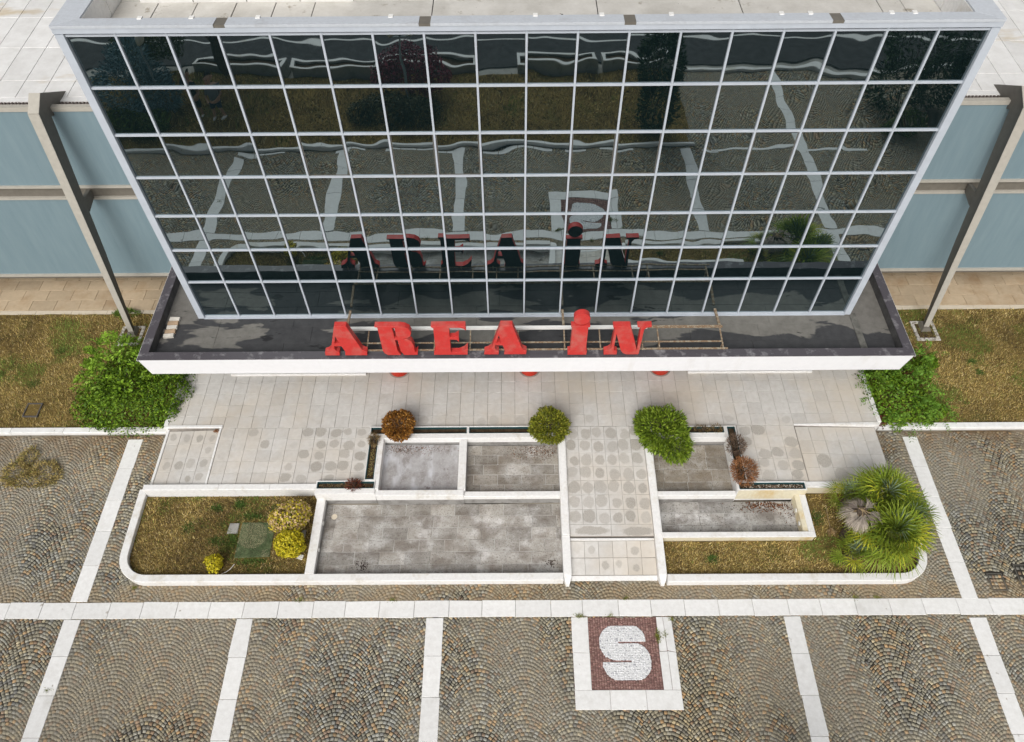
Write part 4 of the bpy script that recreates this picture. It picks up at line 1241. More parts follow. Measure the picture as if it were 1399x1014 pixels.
def wing(sx, x_in, x_out, posts, label):
    th = thing('hall_wing', ((x_in + x_out) / 2, 17, 0), label, 'building')
    xa, xb = min(x_in, x_out), max(x_in, x_out)
    MB().box(xa, xb, 17.3, 25, 0.0, 6.0).build('inner_wall', M['dark'], th)
    MB().box(xa, xb, 17.12, 17.29, 0.0, 1.3).build('plinth', M['rail_brown'], th)

    def strip(x0, x1, z0, z1, d0, d1, name, mat):
        MB().hexa([(x0, wy(z0) + d0, z0), (x1, wy(z0) + d0, z0), (x1, wy(z0) + d1, z0), (x0, wy(z0) + d1, z0), (x0, wy(z1) + d0, z1), (x1, wy(z1) + d0, z1), (x1, wy(z1) + d1, z1), (x0, wy(z1) + d1, z1)]).build(name, M[mat], th)
    edges = sorted([xa] + posts + [xb])
    for a0, a1 in zip(edges[:-1], edges[1:]):
        L = a1 - a0
        n = max(1, round(L / 5.6))
        for k in range(n):
            p0, p1 = a0 + L * k / n + .001, a0 + L * (k + 1) / n - .001
            strip(p0, p1, 4.36, 6.50, 0.0, 0.05, 'cladding_panel', 'clad')
            strip(p0, p1, 1.28, 3.92, 0.0, 0.05, 'cladding_panel', 'clad')
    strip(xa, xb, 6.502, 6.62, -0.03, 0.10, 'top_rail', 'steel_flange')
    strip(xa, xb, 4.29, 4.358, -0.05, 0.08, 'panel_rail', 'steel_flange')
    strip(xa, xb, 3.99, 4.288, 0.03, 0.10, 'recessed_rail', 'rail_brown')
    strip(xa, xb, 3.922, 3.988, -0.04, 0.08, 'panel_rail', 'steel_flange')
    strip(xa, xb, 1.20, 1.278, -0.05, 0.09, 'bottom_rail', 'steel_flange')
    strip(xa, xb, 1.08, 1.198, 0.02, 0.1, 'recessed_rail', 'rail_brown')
    # corrugated gutter edge
    m = MB()
    n = int((xb - xa) / 0.09)
    for k in range(n):
        x0 = xa + (xb - xa) * k / n
        m.box(x0, x0 + 0.05, 16.60, 16.95, 6.36, 6.46).box(x0 + 0.0501, x0 + 0.0899, 16.60, 16.95, 6.36, 6.43)
    m.build('gutter', plain('corrugated_gutter', (0.12, 0.095, 0.085), 0.8), th)
    MB().box(xa, xb, 16.96, 17.14, 6.30, 6.47).build('roof_edge', M['white_roof'], th)
    # roof
    zr = lambda y: 6.47 + 0.03 * (y - 17.1)
    MB().hexa([(xa, 17.15, 6.2), (xb, 17.15, 6.2), (xb, 26, 6.2), (xa, 26, 6.2), (xa, 17.15, zr(17.15) - .02), (xb, 17.15, zr(17.15) - .02), (xb, 26, zr(26) - .02), (xa, 26, zr(26) - .02)]).build('roof_bed', M['rail_brown'], th)
    y0 = 17.15
    for L in (0.72, 1.5, 1.5, 1.5, 1.5, 2.1):
        y1 = y0 + L
        nn = int(round((xb - xa) / 0.66))
        for k in range(nn):
            p0, p1 = xa + (xb - xa) * k / nn + .006, xa + (xb - xa) * (k + 1) / nn - .006
            b = MB().slab([(p0, y0 + .006), (p1, y0 + .006), (p1, y1 - .006), (p0, y1 - .006)], 6.2, [zr(y0), zr(y0), zr(y1), zr(y1)], 0.008).build('roof_panel', M['white_roof'], th)
            b.color = (rnd.uniform(.93, 1.03), 0, 0, 1)
        y0 = y1
    # tapered leaning posts: brown web, pale front flange, base
    for px_ in posts:
        front = [(14.66, 0.22), (15.86, 6.85)]
        back = [(14.78, 0.22), (15.46, 2.7), (15.86, 4.4), (16.36, 6.45)]
        ring = front + [(16.3, 7.12), (17.5, 6.42), (17.5, 6.22), (16.7, 6.3)] + back[::-1]
        n = len(ring)
        vs = [(px_ - .055, a_, b_) for a_, b_ in ring] + [(px_ + .055, a_, b_) for a_, b_ in ring]
        fs = [tuple(range(n)), tuple(range(2 * n - 1, n - 1, -1))] + [((k + 1) % n, k, n + k, n + (k + 1) % n) for k in range(n)]
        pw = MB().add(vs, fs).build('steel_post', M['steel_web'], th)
        fl = front + [(16.3, 7.12)]
        m = MB()
        for (ya, za), (yb, zb) in zip(fl[:-1], fl[1:]):
            d_ = Vector((0, yb - ya, zb - za)).normalized()
            o_ = Vector((0, -d_.z, d_.y)) * 0.02
            w0 = 0.075 + 0.06 * (za - .2) / 6.9
            w1 = 0.075 + 0.06 * (zb - .2) / 6.9
            p_, q_ = Vector((px_, ya, za)), Vector((px_, yb, zb))
            m.hexa([p_ + o_ + Vector((-w0, 0, 0)), p_ + o_ + Vector((w0, 0, 0)), p_ + Vector((w0, -.001, 0)), p_ + Vector((-w0, -.001, 0)),
                    q_ + o_ + Vector((-w1, 0, 0)), q_ + o_ + Vector((w1, 0, 0)), q_ + Vector((w1, -.001, 0)), q_ + Vector((-w1, -.001, 0))])
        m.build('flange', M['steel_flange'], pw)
        MB().hexa([(px_ - .05, 15.78, 3.9), (px_ + .05, 15.78, 3.9), (px_ + .05, 16.25, 4.0), (px_ - .05, 16.25, 4.0), (px_ - .05, 15.8, 4.3), (px_ + .05, 15.8, 4.3), (px_ + .05, 16.27, 4.25), (px_ - .05, 16.27, 4.25)]).build('bracket', M['steel_web'], pw)
        m = MB().hexa([(px_ - .16, 14.52, .1), (px_ + .16, 14.52, .1), (px_ + .16, 14.9, .1), (px_ - .16, 14.9, .1), (px_ - .1, 14.58, .24), (px_ + .1, 14.58, .24), (px_ + .1, 14.86, .24), (px_ - .1, 14.86, .24)])
        m.build('base_plate', M['rail_brown'], pw)
        fr = MB()
        a0, a1, b0, b1_ = px_ - .36, px_ + .33, 14.2, 14.95
        fr.box(a0, a1, b0, b0 + .1, 0, .15, .01).box(a0, a1, b1_ - .1, b1_, 0, .15, .01).box(a0, a0 + .1, b0 + .101, b1_ - .101, 0, .15, .01).box(a1 - .1, a1, b0 + .101, b1_ - .101, 0, .15, .01)
        fr.build('footing_rim', M['chips'], pw)
        MB().box(a0 + .1, a1 - .1, b0 + .1, b1_ - .1, 0.02, .13).build('footing', M['soil'], pw)
    return th


wing(-1, -8.02, -18.5, [-11.45, -17.05], 'blue grey panelled hall wing left of the glass block')
wing(1, 8.52, 18.5, [12.28, 17.9], 'blue grey panelled hall wing right of the glass block')


# ------------------------------------------------------------------ plants
def leaves(P, D, L, Wd, col, fold=0.25, curl=0.0):
    """one folded 4-point leaf per point. P base, D direction (n,3), L length, Wd width"""
    n = len(P)
    D = D / np.linalg.norm(D, axis=1, keepdims=True)
    R = rng.normal(0, 1, (n, 3))
    A = np.cross(D, R)
    A /= np.linalg.norm(A, axis=1, keepdims=True) + 1e-9
    N = np.cross(A, D)
    L, Wd = np.broadcast_to(L, n)[:, None], np.broadcast_to(Wd, n)[:, None]
    mid = P + D * L * 0.5 + N * (fold * Wd)
    V = np.stack([P, mid + A * Wd * 0.5, P + D * L - N * curl * L, mid - A * Wd * 0.5], 1)
    F = np.arange(n * 4).reshape(n, 4)
    return V.reshape(-1, 3), F, np.repeat(col, 4, 0)


def facing_leaves(P, Nn, L, Wd, col, tilt=0.5):
    """leaf lies across the outward normal with random tilt"""
    n = len(P)
    Nn = Nn / np.linalg.norm(Nn, axis=1, keepdims=True) + rng.normal(0, tilt, (n, 3))
    R = rng.normal(0, 1, (n, 3))
    D = np.cross(Nn, R)
    D /= np.linalg.norm(D, axis=1, keepdims=True) + 1e-9
    A = np.cross(Nn, D)
    A /= np.linalg.norm(A, axis=1, keepdims=True) + 1e-9
    L, Wd = np.broadcast_to(L, n)[:, None], np.broadcast_to(Wd, n)[:, None]
    V = np.stack([P - D * L * .5, P + A * Wd * .5, P + D * L * .5, P - A * Wd * .5], 1)
    return V.reshape(-1, 3), np.arange(n * 4).reshape(n, 4), np.repeat(col, 4, 0)


def lobes_points(lobes, n, depth=0.35, bump=0.14, zmin=0.06, seed=0):
    """points in the outer shell of a union of ellipsoids, with outward directions"""
    lob = np.array(lobes, float)
    wgt = lob[:, 3] * lob[:, 4] + lob[:, 4] * lob[:, 5] + lob[:, 3] * lob[:, 5]
    i = rng.choice(len(lob), int(n * 1.7), p=wgt / wgt.sum())
    d_ = rng.normal(0, 1, (len(i), 3))
    d_ /= np.linalg.norm(d_, axis=1, keepdims=True)
    b = 1 + bump * (2 * fbm(d_[:, 0] * 2.5 + i * 7.3 + 20, d_[:, 1] * 2.5 + d_[:, 2] * 2.1 + 20, seed) - 1) * 2
    r = b * (1 - depth * rng.random(len(i)) ** 1.6)
    P_ = lob[i, :3] + d_ * lob[i, 3:6] * r[:, None]
    keep = P_[:, 2] > zmin
    for k in range(len(lob)):
        q_ = ((P_ - lob[k, :3]) / lob[k, 3:6])
        keep &= ~((np.linalg.norm(q_, axis=1) < 0.62) & (i != k))
    P_, d_ = P_[keep], d_[keep]
    return P_[:n], d_[:n]


def join(parts):
    V, F, Cc, b = [], [], [], 0
    for v, f, c in parts:
        V.append(v); F.append(f + b); Cc.append(c); b += len(v)
    return np.vstack(V), np.vstack(F), np.vstack(Cc)


def stem(th, c, h, r=0.03, n=5, spread=0.3, mat='bark'):
    m = MB()
    c = Vector(c)
    m.tube(c, c + Vector((0, 0, h * 0.4)), r, 7, r * .8)
    for k in range(n):
        a_ = k * 2.4
        m.tube(c + Vector((0, 0, h * .3)), c + Vector((math.cos(a_) * spread, math.sin(a_) * spread, h * rnd.uniform(.7, .95))), r * .6, 5, r * .2)
    m.build('stem', M[mat], th)


def shrub(name, lobes, n, L, Wd, pal, wts, label, cat, mode='face', tilt=0.5, base=None, depth=0.35, bump=0.14, var=0.18, zmin=0.06, upb=0.3, extra=None):
    lb = lobes[0]
    base = base or (lb[0], lb[1], zmin)
    th = thing(name, base, label, cat)
    P_, d_ = lobes_points(lobes, n, depth, bump, zmin, rnd.randrange(99))
    col = pick(pal, len(P_), wts, var)
    Ls, Ws = L * rng.uniform(.7, 1.3, len(P_)), Wd * rng.uniform(.7, 1.3, len(P_))
    if mode == 'face': parts = [facing_leaves(P_, d_, Ls, Ws, col, tilt)]
    else:
        D = d_ + rng.normal(0, tilt, d_.shape)
        D[:, 2] += upb
        parts = [leaves(P_, D, Ls, Ws, col)]
    if extra: parts += extra
    V, F, cc = join(parts)
    npmesh('foliage', V, F, M['leaf'], cc, parent=th)
    hz = max(l_[2] + l_[5] for l_ in lobes) - base[2]
    stem(th, base, hz, 0.03, 6, min(lb[3], lb[4]) * .6)
    return th


GRN = [(0.085, 0.165, 0.008), (0.13, 0.225, 0.012), (0.055, 0.115, 0.008), (0.19, 0.29, 0.02)]
GRN2 = [(0.18, 0.31, 0.02), (0.23, 0.37, 0.035), (0.13, 0.23, 0.016)]


def compound(P_, D, L, pairs, pal, wl=0.35):
    """pinnate leaves: rows of leaflets along arching stalks"""
    out = []
    n = len(P_)
    D = D / np.linalg.norm(D, axis=1, keepdims=True)
    S_ = np.cross(D, np.array([0, 0, 1.0]) + rng.normal(0, .25, (n, 3)))
    S_ /= np.linalg.norm(S_, axis=1, keepdims=True)
    base_col = pick(pal, n, None, .12)
    for k in range(pairs):
        t_ = (k + 1) / pairs
        c_ = P_ + D * (L * t_) + np.array([0, 0, -0.45 * L * t_ * t_])
        for sd_ in (-1, 1):
            dd = S_ * sd_ + D * 0.6 + np.array([0, 0, -.2])
            ll = L * wl * (1 - 0.45 * abs(t_ - .45))
            out.append(leaves(c_, dd + rng.normal(0, .1, (n, 3)), ll, ll * .36, base_col * rng.uniform(.85, 1.15, (n, 1)), 0.2))
    return out


# big left shrub: dense dark lower bush with feathery light shoots
P_, d_ = lobes_points([(-10.85, 12.55, .75, .8, .75, .75), (-11.1, 13.1, .8, .55, .6, .7)], 330, .15, .2)
ex_ = compound(P_, d_ + np.array([0, 0, .5]), 0.36, 6, GRN2)
shrub('evergreen_shrub', [(-10.5, 11.9, .45, 1.4, .85, .72), (-9.65, 12.1, .45, .75, .75, .65), (-11.15, 11.85, .4, .9, .75, .6), (-9.9, 12.9, .4, 1.0, .9, .6), (-9.55, 11.65, .3, .45, .45, .45), (-10.9, 12.7, .5, .8, .8, .6)], 15000, 0.075, 0.042, GRN, [4, 3, 3, 2],
      'large spreading green shrub with feathery pale shoots by the left canopy corner', 'shrub', 'face', .7, base=(-10.2, 12.1, .1), bump=.16, extra=ex_)
P_, d_ = lobes_points([(10.6, 12.0, .55, .85, .85, .6), (11.1, 12.95, .45, .5, .45, .45), (11.75, 13.35, .5, .35, .25, .3), (11.35, 11.5, .45, .35, .3, .3)], 330, .2, .25)
ex_ = compound(P_, d_ + np.array([0, 0, .4]), 0.30, 5, [(0.09, 0.19, 0.018), (0.12, 0.24, 0.022), (0.14, 0.26, 0.03)])
Pr, dr = lobes_points([(9.95, 11.75, .25, .22, .55, .2), (9.95, 11.3, .2, .2, .2, .2), (11.1, 12.7, .3, .3, .3, .3)], 500, .4, .2)
ex_ += [facing_leaves(Pr, dr, 0.07, 0.045, pick([(0.10, 0.025, 0.018), (0.16, 0.05, 0.03)], len(Pr)), .6)]
shrub('evergreen_shrub', [(10.55, 11.95, .32, .9, .85, .48), (10.2, 12.5, .35, .6, .6, .5), (11.25, 11.6, .22, .55, .42, .32), (10.3, 11.45, .22, .42, .4, .3), (11.3, 12.9, .28, .55, .38, .32), (11.8, 13.25, .3, .35, .2, .26)], 7000, 0.08, 0.045, GRN + [(0.14, 0.27, 0.02)], [3, 4, 2, 3, 3],
      'leafy bright green shrub with dark red leaves by the right canopy corner', 'shrub', 'face', .7, base=(10.5, 12.0, .1), bump=.2, extra=ex_)
# planter shrubs
shrub('round_shrub', [(-3.05, 10.86, .86, .40, .40, .36)], 3800, 0.062, 0.034, [(0.34, 0.155, 0.028), (0.26, 0.105, 0.02), (0.42, 0.22, 0.05), (0.12, 0.05, 0.018)], [4, 3, 2, 2],
      'round rust brown dead shrub at the trough corner above the pale basin', 'shrub', 'out', .5, base=(-3.05, 10.88, .48), zmin=.55, bump=.10, upb=.2)
shrub('round_shrub', [(.92, 10.80, .86, .49, .47, .40)], 4800, 0.075, 0.030, [(0.20, 0.225, 0.02), (0.27, 0.27, 0.03), (0.12, 0.14, 0.015), (0.32, 0.29, 0.04)], [4, 3, 3, 1],
      'round olive green conifer shrub beside the path, left of it', 'shrub', 'out', .45, base=(.95, 10.88, .48), zmin=.5, bump=.13, upb=.25)
shrub('round_shrub', [(3.82, 10.66, .9, .58, .60, .44), (4.12, 10.38, .72, .40, .50, .38), (3.5, 10.9, .75, .33, .35, .3)], 7200, 0.11, 0.034, [(0.155, 0.235, 0.016), (0.20, 0.285, 0.026), (0.10, 0.16, 0.014), (0.26, 0.33, 0.04)], [4, 3, 3, 1],
      'bright green conifer shrub right of the path, spilling into the basin', 'shrub', 'out', .42, base=(3.82, 10.88, .48), zmin=.4, bump=.15, upb=.2)
shrub('dead_shrub', [(5.71, 10.28, .72, .22, .26, .2)], 900, 0.085, 0.013, [(0.17, 0.115, 0.08), (0.24, 0.16, 0.10), (0.10, 0.065, 0.045)], None,
      'small grey brown dead tuft in the right trough, upper of two', 'shrub', 'out', .5, base=(5.73, 10.3, .48), zmin=.5, bump=.15)
shrub('dead_shrub', [(5.76, 9.50, .76, .30, .32, .27)], 1800, 0.10, 0.013, [(0.36, 0.155, 0.06), (0.27, 0.11, 0.04), (0.42, 0.22, 0.10), (0.17, 0.075, 0.03)], None,
      'orange brown dead round tuft at the bend of the right trough', 'shrub', 'out', .5, base=(5.73, 9.5, .48), zmin=.48, bump=.1)
shrub('dead_shrub', [(-4.05, 9.24, .60, .17, .12, .12)], 260, 0.10, 0.02, [(0.13, 0.035, 0.022), (0.18, 0.06, 0.03)], None,
      'small dark red withered plant in the left trough above the big basin', 'plant', 'out', .6, base=(-4.05, 9.27, .48), zmin=.5)
shrub('dead_shrub', [(-3.70, 10.58, .60, .13, .16, .14)], 380, 0.08, 0.012, [(0.20, 0.13, 0.06), (0.28, 0.2, 0.09)], None,
      'pale brown withered tuft in the left trough below the rust brown shrub', 'plant', 'out', .6, base=(-3.70, 10.58, .48), zmin=.5)
shrub('dead_shrub', [(4.95, 10.87, .56, .22, .10, .10), (5.35, 10.87, .58, .13, .1, .12)], 420, 0.06, 0.014, [(0.22, 0.15, 0.06), (0.13, 0.09, 0.035)], None,
      'low dry brown plants in the back trough right of the green conifer shrub', 'plant', 'out', .6, base=(5.0, 10.87, .48), zmin=.49)
# yellow shrubs in the left bed
YEL = [(0.50, 0.41, 0.016), (0.60, 0.51, 0.03), (0.40, 0.35, 0.014), (0.26, 0.26, 0.012)]
shrub('yellow_shrub', [(-5.60, 8.42, .42, .48, .40, .34), (-5.5, 8.62, .38, .42, .32, .3), (-5.85, 8.38, .3, .27, .26, .25)], 3600, 0.07, 0.042, [(0.52, 0.36, 0.17), (0.58, 0.43, 0.24), (0.5, 0.4, 0.03), (0.55, 0.46, 0.05), (0.24, 0.27, 0.015)], [3, 2.5, 2.5, 2, .9],
      'larger yellow shrub with faded beige leaves in the left bed', 'shrub', 'face', .65, base=(-5.6, 8.5, .1), bump=.1)
shrub('yellow_shrub', [(-5.45, 7.74, .42, .37, .36, .33)], 2600, 0.062, 0.036, YEL, [4, 4, 2, 1.4],
      'bright yellow round shrub in front of the beige flecked one', 'shrub', 'face', .65, base=(-5.45, 7.76, .1), bump=.12)
shrub('yellow_shrub', [(-7.20, 7.30, .36, .20, .22, .25)], 1100, 0.058, 0.034, YEL, [4, 4, 2, 1.2],
      'small yellow ball shrub alone near the front wall of the left bed', 'shrub', 'face', .65, base=(-7.2, 7.32, .1), bump=.14)
# dry weeds on the cobbles, green tufts by the sand path
shrub('weed_clump', [(-13.15, 9.95, .05, .35, .40, .10), (-12.35, 9.95, .05, .42, .36, .10), (-12.7, 9.75, .04, .65, .22, .09), (-13.0, 10.4, .04, .22, .3, .10)], 3600, 0.09, 0.015, [(0.52, 0.40, 0.15), (0.42, 0.33, 0.11), (0.18, 0.13, 0.06), (0.20, 0.22, 0.05)], [4, 3, 2.5, 1.2],
      'dry yellow weed clump growing through the cobbles at the left edge', 'weeds', 'out', .7, base=(-12.75, 9.9, 0), zmin=.0, bump=.25, upb=.3)
for (x0, y0, n_, sx_, lab) in ((-11.85, 15.42, 420, .38, 'green weeds at the sandstone path edge left of the left post'), (-10.6, 15.3, 260, .3, 'green weeds on the lawn edge right of the left post')):
    shrub('weed_clump', [(x0, y0, .12, sx_, .13, .14)], n_, 0.11, 0.02, [(0.09, 0.17, 0.02), (0.13, 0.2, 0.03)], None, lab, 'weeds', 'out', .6, base=(x0, y0, .1), zmin=.1, upb=.5)
tf = [(-8.15, 8.3, .16, .16), (-7.55, 8.85, .14, .1), (-7.0, 8.95, .12, .1), (-6.55, 8.62, .35, .08), (-6.35, 7.42, .42, .09), (-7.35, 7.95, .2, .12), (-7.0, 8.0, .15, .2), (4.75, 7.42, .13, .1), (7.55, 8.5, .16, .2), (7.75, 7.35, .12, .1), (-6.0, 8.8, .16, .12),
      (-14.9, 13.1, .2, .15), (-13.4, 14.0, .2, .15), (-13.7, 12.8, .2, .15), (13.2, 13.4, .1, .08), (13.3, 13.0, .1, .08)]
pts = np.vstack([np.stack([rng.normal(a_, c_ * .55, 240), rng.normal(b_, d2 * .55, 240)], -1) for a_, b_, c_, d2 in tf])
pts = pts[(pts[:, 1] < 9.15) | (pts[:, 1] > 11.4)]
blades('green_tufts', pts, bedz, lambda x, y: pick([(0.06, 0.115, 0.02), (0.09, 0.15, 0.03)], len(x)), 0.07, 0.018, 1.0, 'dark green tufts scattered over the dry beds and lawns')
# weeds at slab joints
pts = np.vstack([np.stack([rng.normal(a_, .04, 40), rng.normal(b_, .025, 40)], -1) for a_, b_ in ((1.45, 6.1), (2.2, 6.1), (3.27, 5.62), (3.4, 5.66), (3.60, 6.02), (8.0, 6.5), (8.5, 6.5), (-5.1, 6.5), (-2.9, 6.5), (-10.33, 4.5), (-9.1, 6.82), (2.6, 6.5))])
pts = np.vstack([pts, np.stack([rng.normal(3.255, .02, 160), rng.normal(5.6, .09, 160)], -1), np.stack([rng.normal(1.5, .07, 90), rng.normal(6.085, .02, 90)], -1)])
blades('joint_weeds', pts, lambda x, y: np.full(len(x), 0.0), lambda x, y: pick([(0.16, 0.19, 0.03), (0.22, 0.21, 0.05)], len(x)), 0.045, 0.014, 1.2, 'tiny weeds in joints of the white stone bands')


def palm(c, R, nl, seed, label, dead=False, tilt=0.0, name='fan_palm'):
    """clumping fan palm: stalks from a short trunk, each with a fan of narrow leaflets"""
    rs = np.random.default_rng(seed)
    c = np.array(c, float)
    th = thing(name, (c[0], c[1], 0.1), label, 'palm')
    MB().tube((c[0], c[1], 0.08), (c[0], c[1], c[2] - .02), 0.09, 9, 0.11).build('trunk', M['bark'], th)
    stalk = MB()
    Vs, Fs, Cs, b = [], [], [], 0
    for k in range(nl):
        az = k * 2.39996 + rs.normal(0, .35)
        f_ = (k + .5) / nl
        el = math.radians(82 - 100 * f_ ** 0.9 + rs.normal(0, 11)) if not dead else math.radians(rs.uniform(-75, -5))
        dirv = np.array([math.cos(az) * math.cos(el), math.sin(az) * math.cos(el), math.sin(el)])
        ls = R * (0.30 + .28 * f_) * rs.uniform(.85, 1.15) * (0.6 if dead else 1)
        hub = c + dirv * ls
        stalk.tube(c, hub, .010, 4, .006)
        side = np.cross(dirv, [0, 0, 1.0])
        side /= np.linalg.norm(side) + 1e-9
        nrm = np.cross(side, dirv)
        nb_ = 14
        lc = (pick([(0.175, 0.24, 0.020), (0.235, 0.295, 0.028), (0.115, 0.175, 0.02), (0.40, 0.39, 0.03)], 1, [4, 3, 2, 1.5], .12)[0] if not dead else pick([(0.34, 0.29, 0.24), (0.44, 0.38, 0.31), (0.22, 0.18, 0.15)], 1, None, .1)[0])
        if not dead and k < 4: lc = np.array([0.20, 0.27, 0.16]) * rs.uniform(.8, 1.1)
        for j in range(nb_):
            a_ = (j / (nb_ - 1) - .5) * math.radians(205 if not dead else 62)
            fold = 0.28 * abs(math.sin(a_))
            dj = dirv * math.cos(a_) + side * math.sin(a_) + nrm * (fold + rs.normal(0, .10))
            dj /= np.linalg.norm(dj)
            Lf = R * .62 * (1 - .22 * abs(a_) / 1.8) * rs.uniform(.88, 1.1)
            wj = np.cross(dj, nrm)
            wj /= np.linalg.norm(wj) + 1e-9
            w_ = .014 * R / .8 * (1 if not dead else .8)
            droop = np.array([0, 0, -1.0]) * Lf * (0.16 if not dead else .3) * rs.uniform(.5, 1.6)
            p0, p1, p2 = hub, hub + dj * Lf * .55 + nrm * .01, hub + dj * Lf + droop
            Vs += [p0 - wj * w_ * .35, p0 + wj * w_ * .35, p1 + wj * w_ * .9, p1 - wj * w_ * .9, p1 - wj * w_ * .9, p1 + wj * w_ * .9, p2 + wj * w_ * .12, p2 - wj * w_ * .12]
            Fs += [(b, b + 1, b + 2, b + 3), (b + 4, b + 5, b + 6, b + 7)]
            cj = lc * rs.uniform(.82, 1.18)
            Cs += [cj * .85] * 2 + [cj] * 4 + [cj * 1.15] * 2
            b += 8
    stalk.build('stalks', M['dead_stalk'] if dead else plain('palm_stalk', (0.16, 0.19, 0.04), .6), th)
    npmesh('fronds', np.array(Vs), np.array(Fs), M['leaf'], np.array(Cs), parent=th)
    return th


palm((8.95, 8.62, 1.0), 0.86, 60, 1, 'large fan palm of the clump nearest the tiled ramp')
palm((8.80, 7.64, 1.0), 0.90, 66, 2, 'largest fan palm at the rounded corner of the palm bed')
palm((8.22, 8.78, .75), 0.55, 24, 3, 'small fan palm beside the yellowed retaining wall')
palm((7.98, 7.38, .62), 0.52, 26, 4, 'small yellowish fan palm at the front left of the clump')
palm((9.40, 8.15, 1.0), 0.70, 30, 5, 'fan palm leaning over the white stone band')
palm((8.45, 8.2, .7), 0.62, 24, 7, 'low fan palm hidden in the middle of the clump')
palm((8.06, 8.02, 1.5), 0.56, 40, 6, 'dead grey palm head with hanging dry fronds in the clump', True, name='dead_palm')

# ------------------------------------------------------------------ small things in the beds and lawns
m = thing('turf_cover', (-6.4, 8.0, .1), 'square access cover under worn green turf in the left bed', 'cover')
MB().slab([(-6.84, 7.52), (-5.98, 7.55), (-5.99, 8.45), (-6.83, 8.46)], .02, .135, .012).build('cover_slab', plain('worn_green_turf', (0.12, 0.145, 0.075), .95, .1, 0, .35, 5, .01), m)
pts = scatter(-6.83, -6.0, 7.54, 8.45, 5200)
dn = fbm(pts[:, 0] * 3, pts[:, 1] * 3, 77)
pcol = np.where((dn + .35 * (np.hypot(pts[:, 0] + 6.5, pts[:, 1] - 8.1) < .35) > .62)[:, None], pick([(0.30, 0.27, 0.16), (0.24, 0.24, 0.14)], len(pts)), pick([(0.10, 0.145, 0.06), (0.075, 0.12, 0.05)], len(pts)))
a_ = rng.uniform(0, 6.28, len(pts))
Vt = np.zeros((len(pts), 3, 3))
Vt[:, 0] = np.c_[pts[:, 0] - .006, pts[:, 1], np.full(len(pts), .134)]
Vt[:, 1] = np.c_[pts[:, 0] + .006, pts[:, 1], np.full(len(pts), .134)]
Vt[:, 2] = np.c_[pts[:, 0] + .02 * np.cos(a_), pts[:, 1] + .02 * np.sin(a_), np.full(len(pts), .152)]
tag(npmesh('turf', Vt.reshape(-1, 3), np.arange(len(pts) * 3).reshape(-1, 3), M['grass'], np.repeat(pcol, 3, 0), parent=m), kind='stuff')
tag(MB().slab([(-7.16, 8.16), (-6.90, 8.16), (-6.90, 8.44), (-7.14, 8.44)], .04, .135, .01).build('stone_slab', M['conc']), 'small pale square stone slab left of the green turf cover', 'slab')
tag(MB().slab([(-5.31, 8.04), (-5.20, 8.04), (-5.20, 8.24), (-5.30, 8.23)], .04, .15, .01).build('stone_slab', M['conc']), 'small grey stone half hidden right of the beige flecked shrub', 'stone')
tag(MB().prism([(-5.32, 7.50), (-5.18, 7.46), (-5.15, 7.58), (-5.22, 7.60)], .09, .13).build('tile_shard', M['plastic_white']), 'white tile shard in front of the bright yellow shrub', 'shard')
m = MB()
q_ = [(-7.05, 7.12, .12), (-6.95, 7.16, .13), (-6.86, 7.24, .13), (-6.80, 7.36, .12)]
for p0, p1 in zip(q_[:-1], q_[1:]): m.tube(p0, p1, .009, 6)
tag(m.build('bent_stick', M['plastic_white']), 'pale bent stick lying beside the small yellow ball shrub', 'stick')
m = thing('lawn_manhole', (-13.38, 11.9, .1), 'dark square manhole frame sunk in the left lawn', 'manhole')
f = MB()
q_ = [(-13.60, 11.66), (-13.18, 11.66), (-13.18, 12.12), (-13.60, 12.12)]
f.box(-13.60, -13.18, 11.66, 11.69, .05, .165).box(-13.60, -13.18, 12.09, 12.12, .05, .165).box(-13.60, -13.57, 11.691, 12.089, .05, .165).box(-13.21, -13.18, 11.691, 12.089, .05, .165)
f.build('frame', plain('old_iron', (0.10, 0.09, 0.085), .7), m)
MB().box(-13.569, -13.211, 11.691, 12.089, .05, .135).build('lid', M['lawn'], m)
m = MB()
m.tube((7.86, 8.86, .12), (7.80, 8.2, .14), .012, 6, .009)
tw = thing('dead_flower', (7.8, 8.5, .1), 'dry flower stalk with straw head lying left of the palms', 'plant')
m.build('stalk', M['dead_stalk'], tw)
hd = np.tile(np.array([[7.79, 8.2, .16]]), (46, 1))
V, F, cc = leaves(hd, np.c_[rng.normal(0, .45, 46), rng.uniform(-1, -.3, 46), rng.normal(.1, .25, 46)], rng.uniform(.14, .27, 46), .03, pick([(0.50, 0.36, 0.19), (0.40, 0.27, 0.13)], 46))
npmesh('seed_head', V, F, M['leaf'], cc, parent=tw)
# yellow dandelions, fallen leaves
def litter(name, cen, n, s, pal, label, z, size=.035):
    P_ = np.c_[rng.normal(cen[0], s[0], n), rng.normal(cen[1], s[1], n), np.full(n, z) + rng.uniform(0, .012, n)]
    if len(cen) > 2:
        b_ = cen[2]
        k = (P_[:, 0] > b_[0]) & (P_[:, 0] < b_[1]) & (P_[:, 1] > b_[2]) & (P_[:, 1] < b_[3])
        P_ = P_[k]
    V, F, cc = facing_leaves(P_, np.tile([[0, 0, 1.0]], (len(P_), 1)), size, size * .6, pick(pal, len(P_)), .3)
    tag(npmesh(name, V, F, M['leaf'], cc), label, kind='stuff')


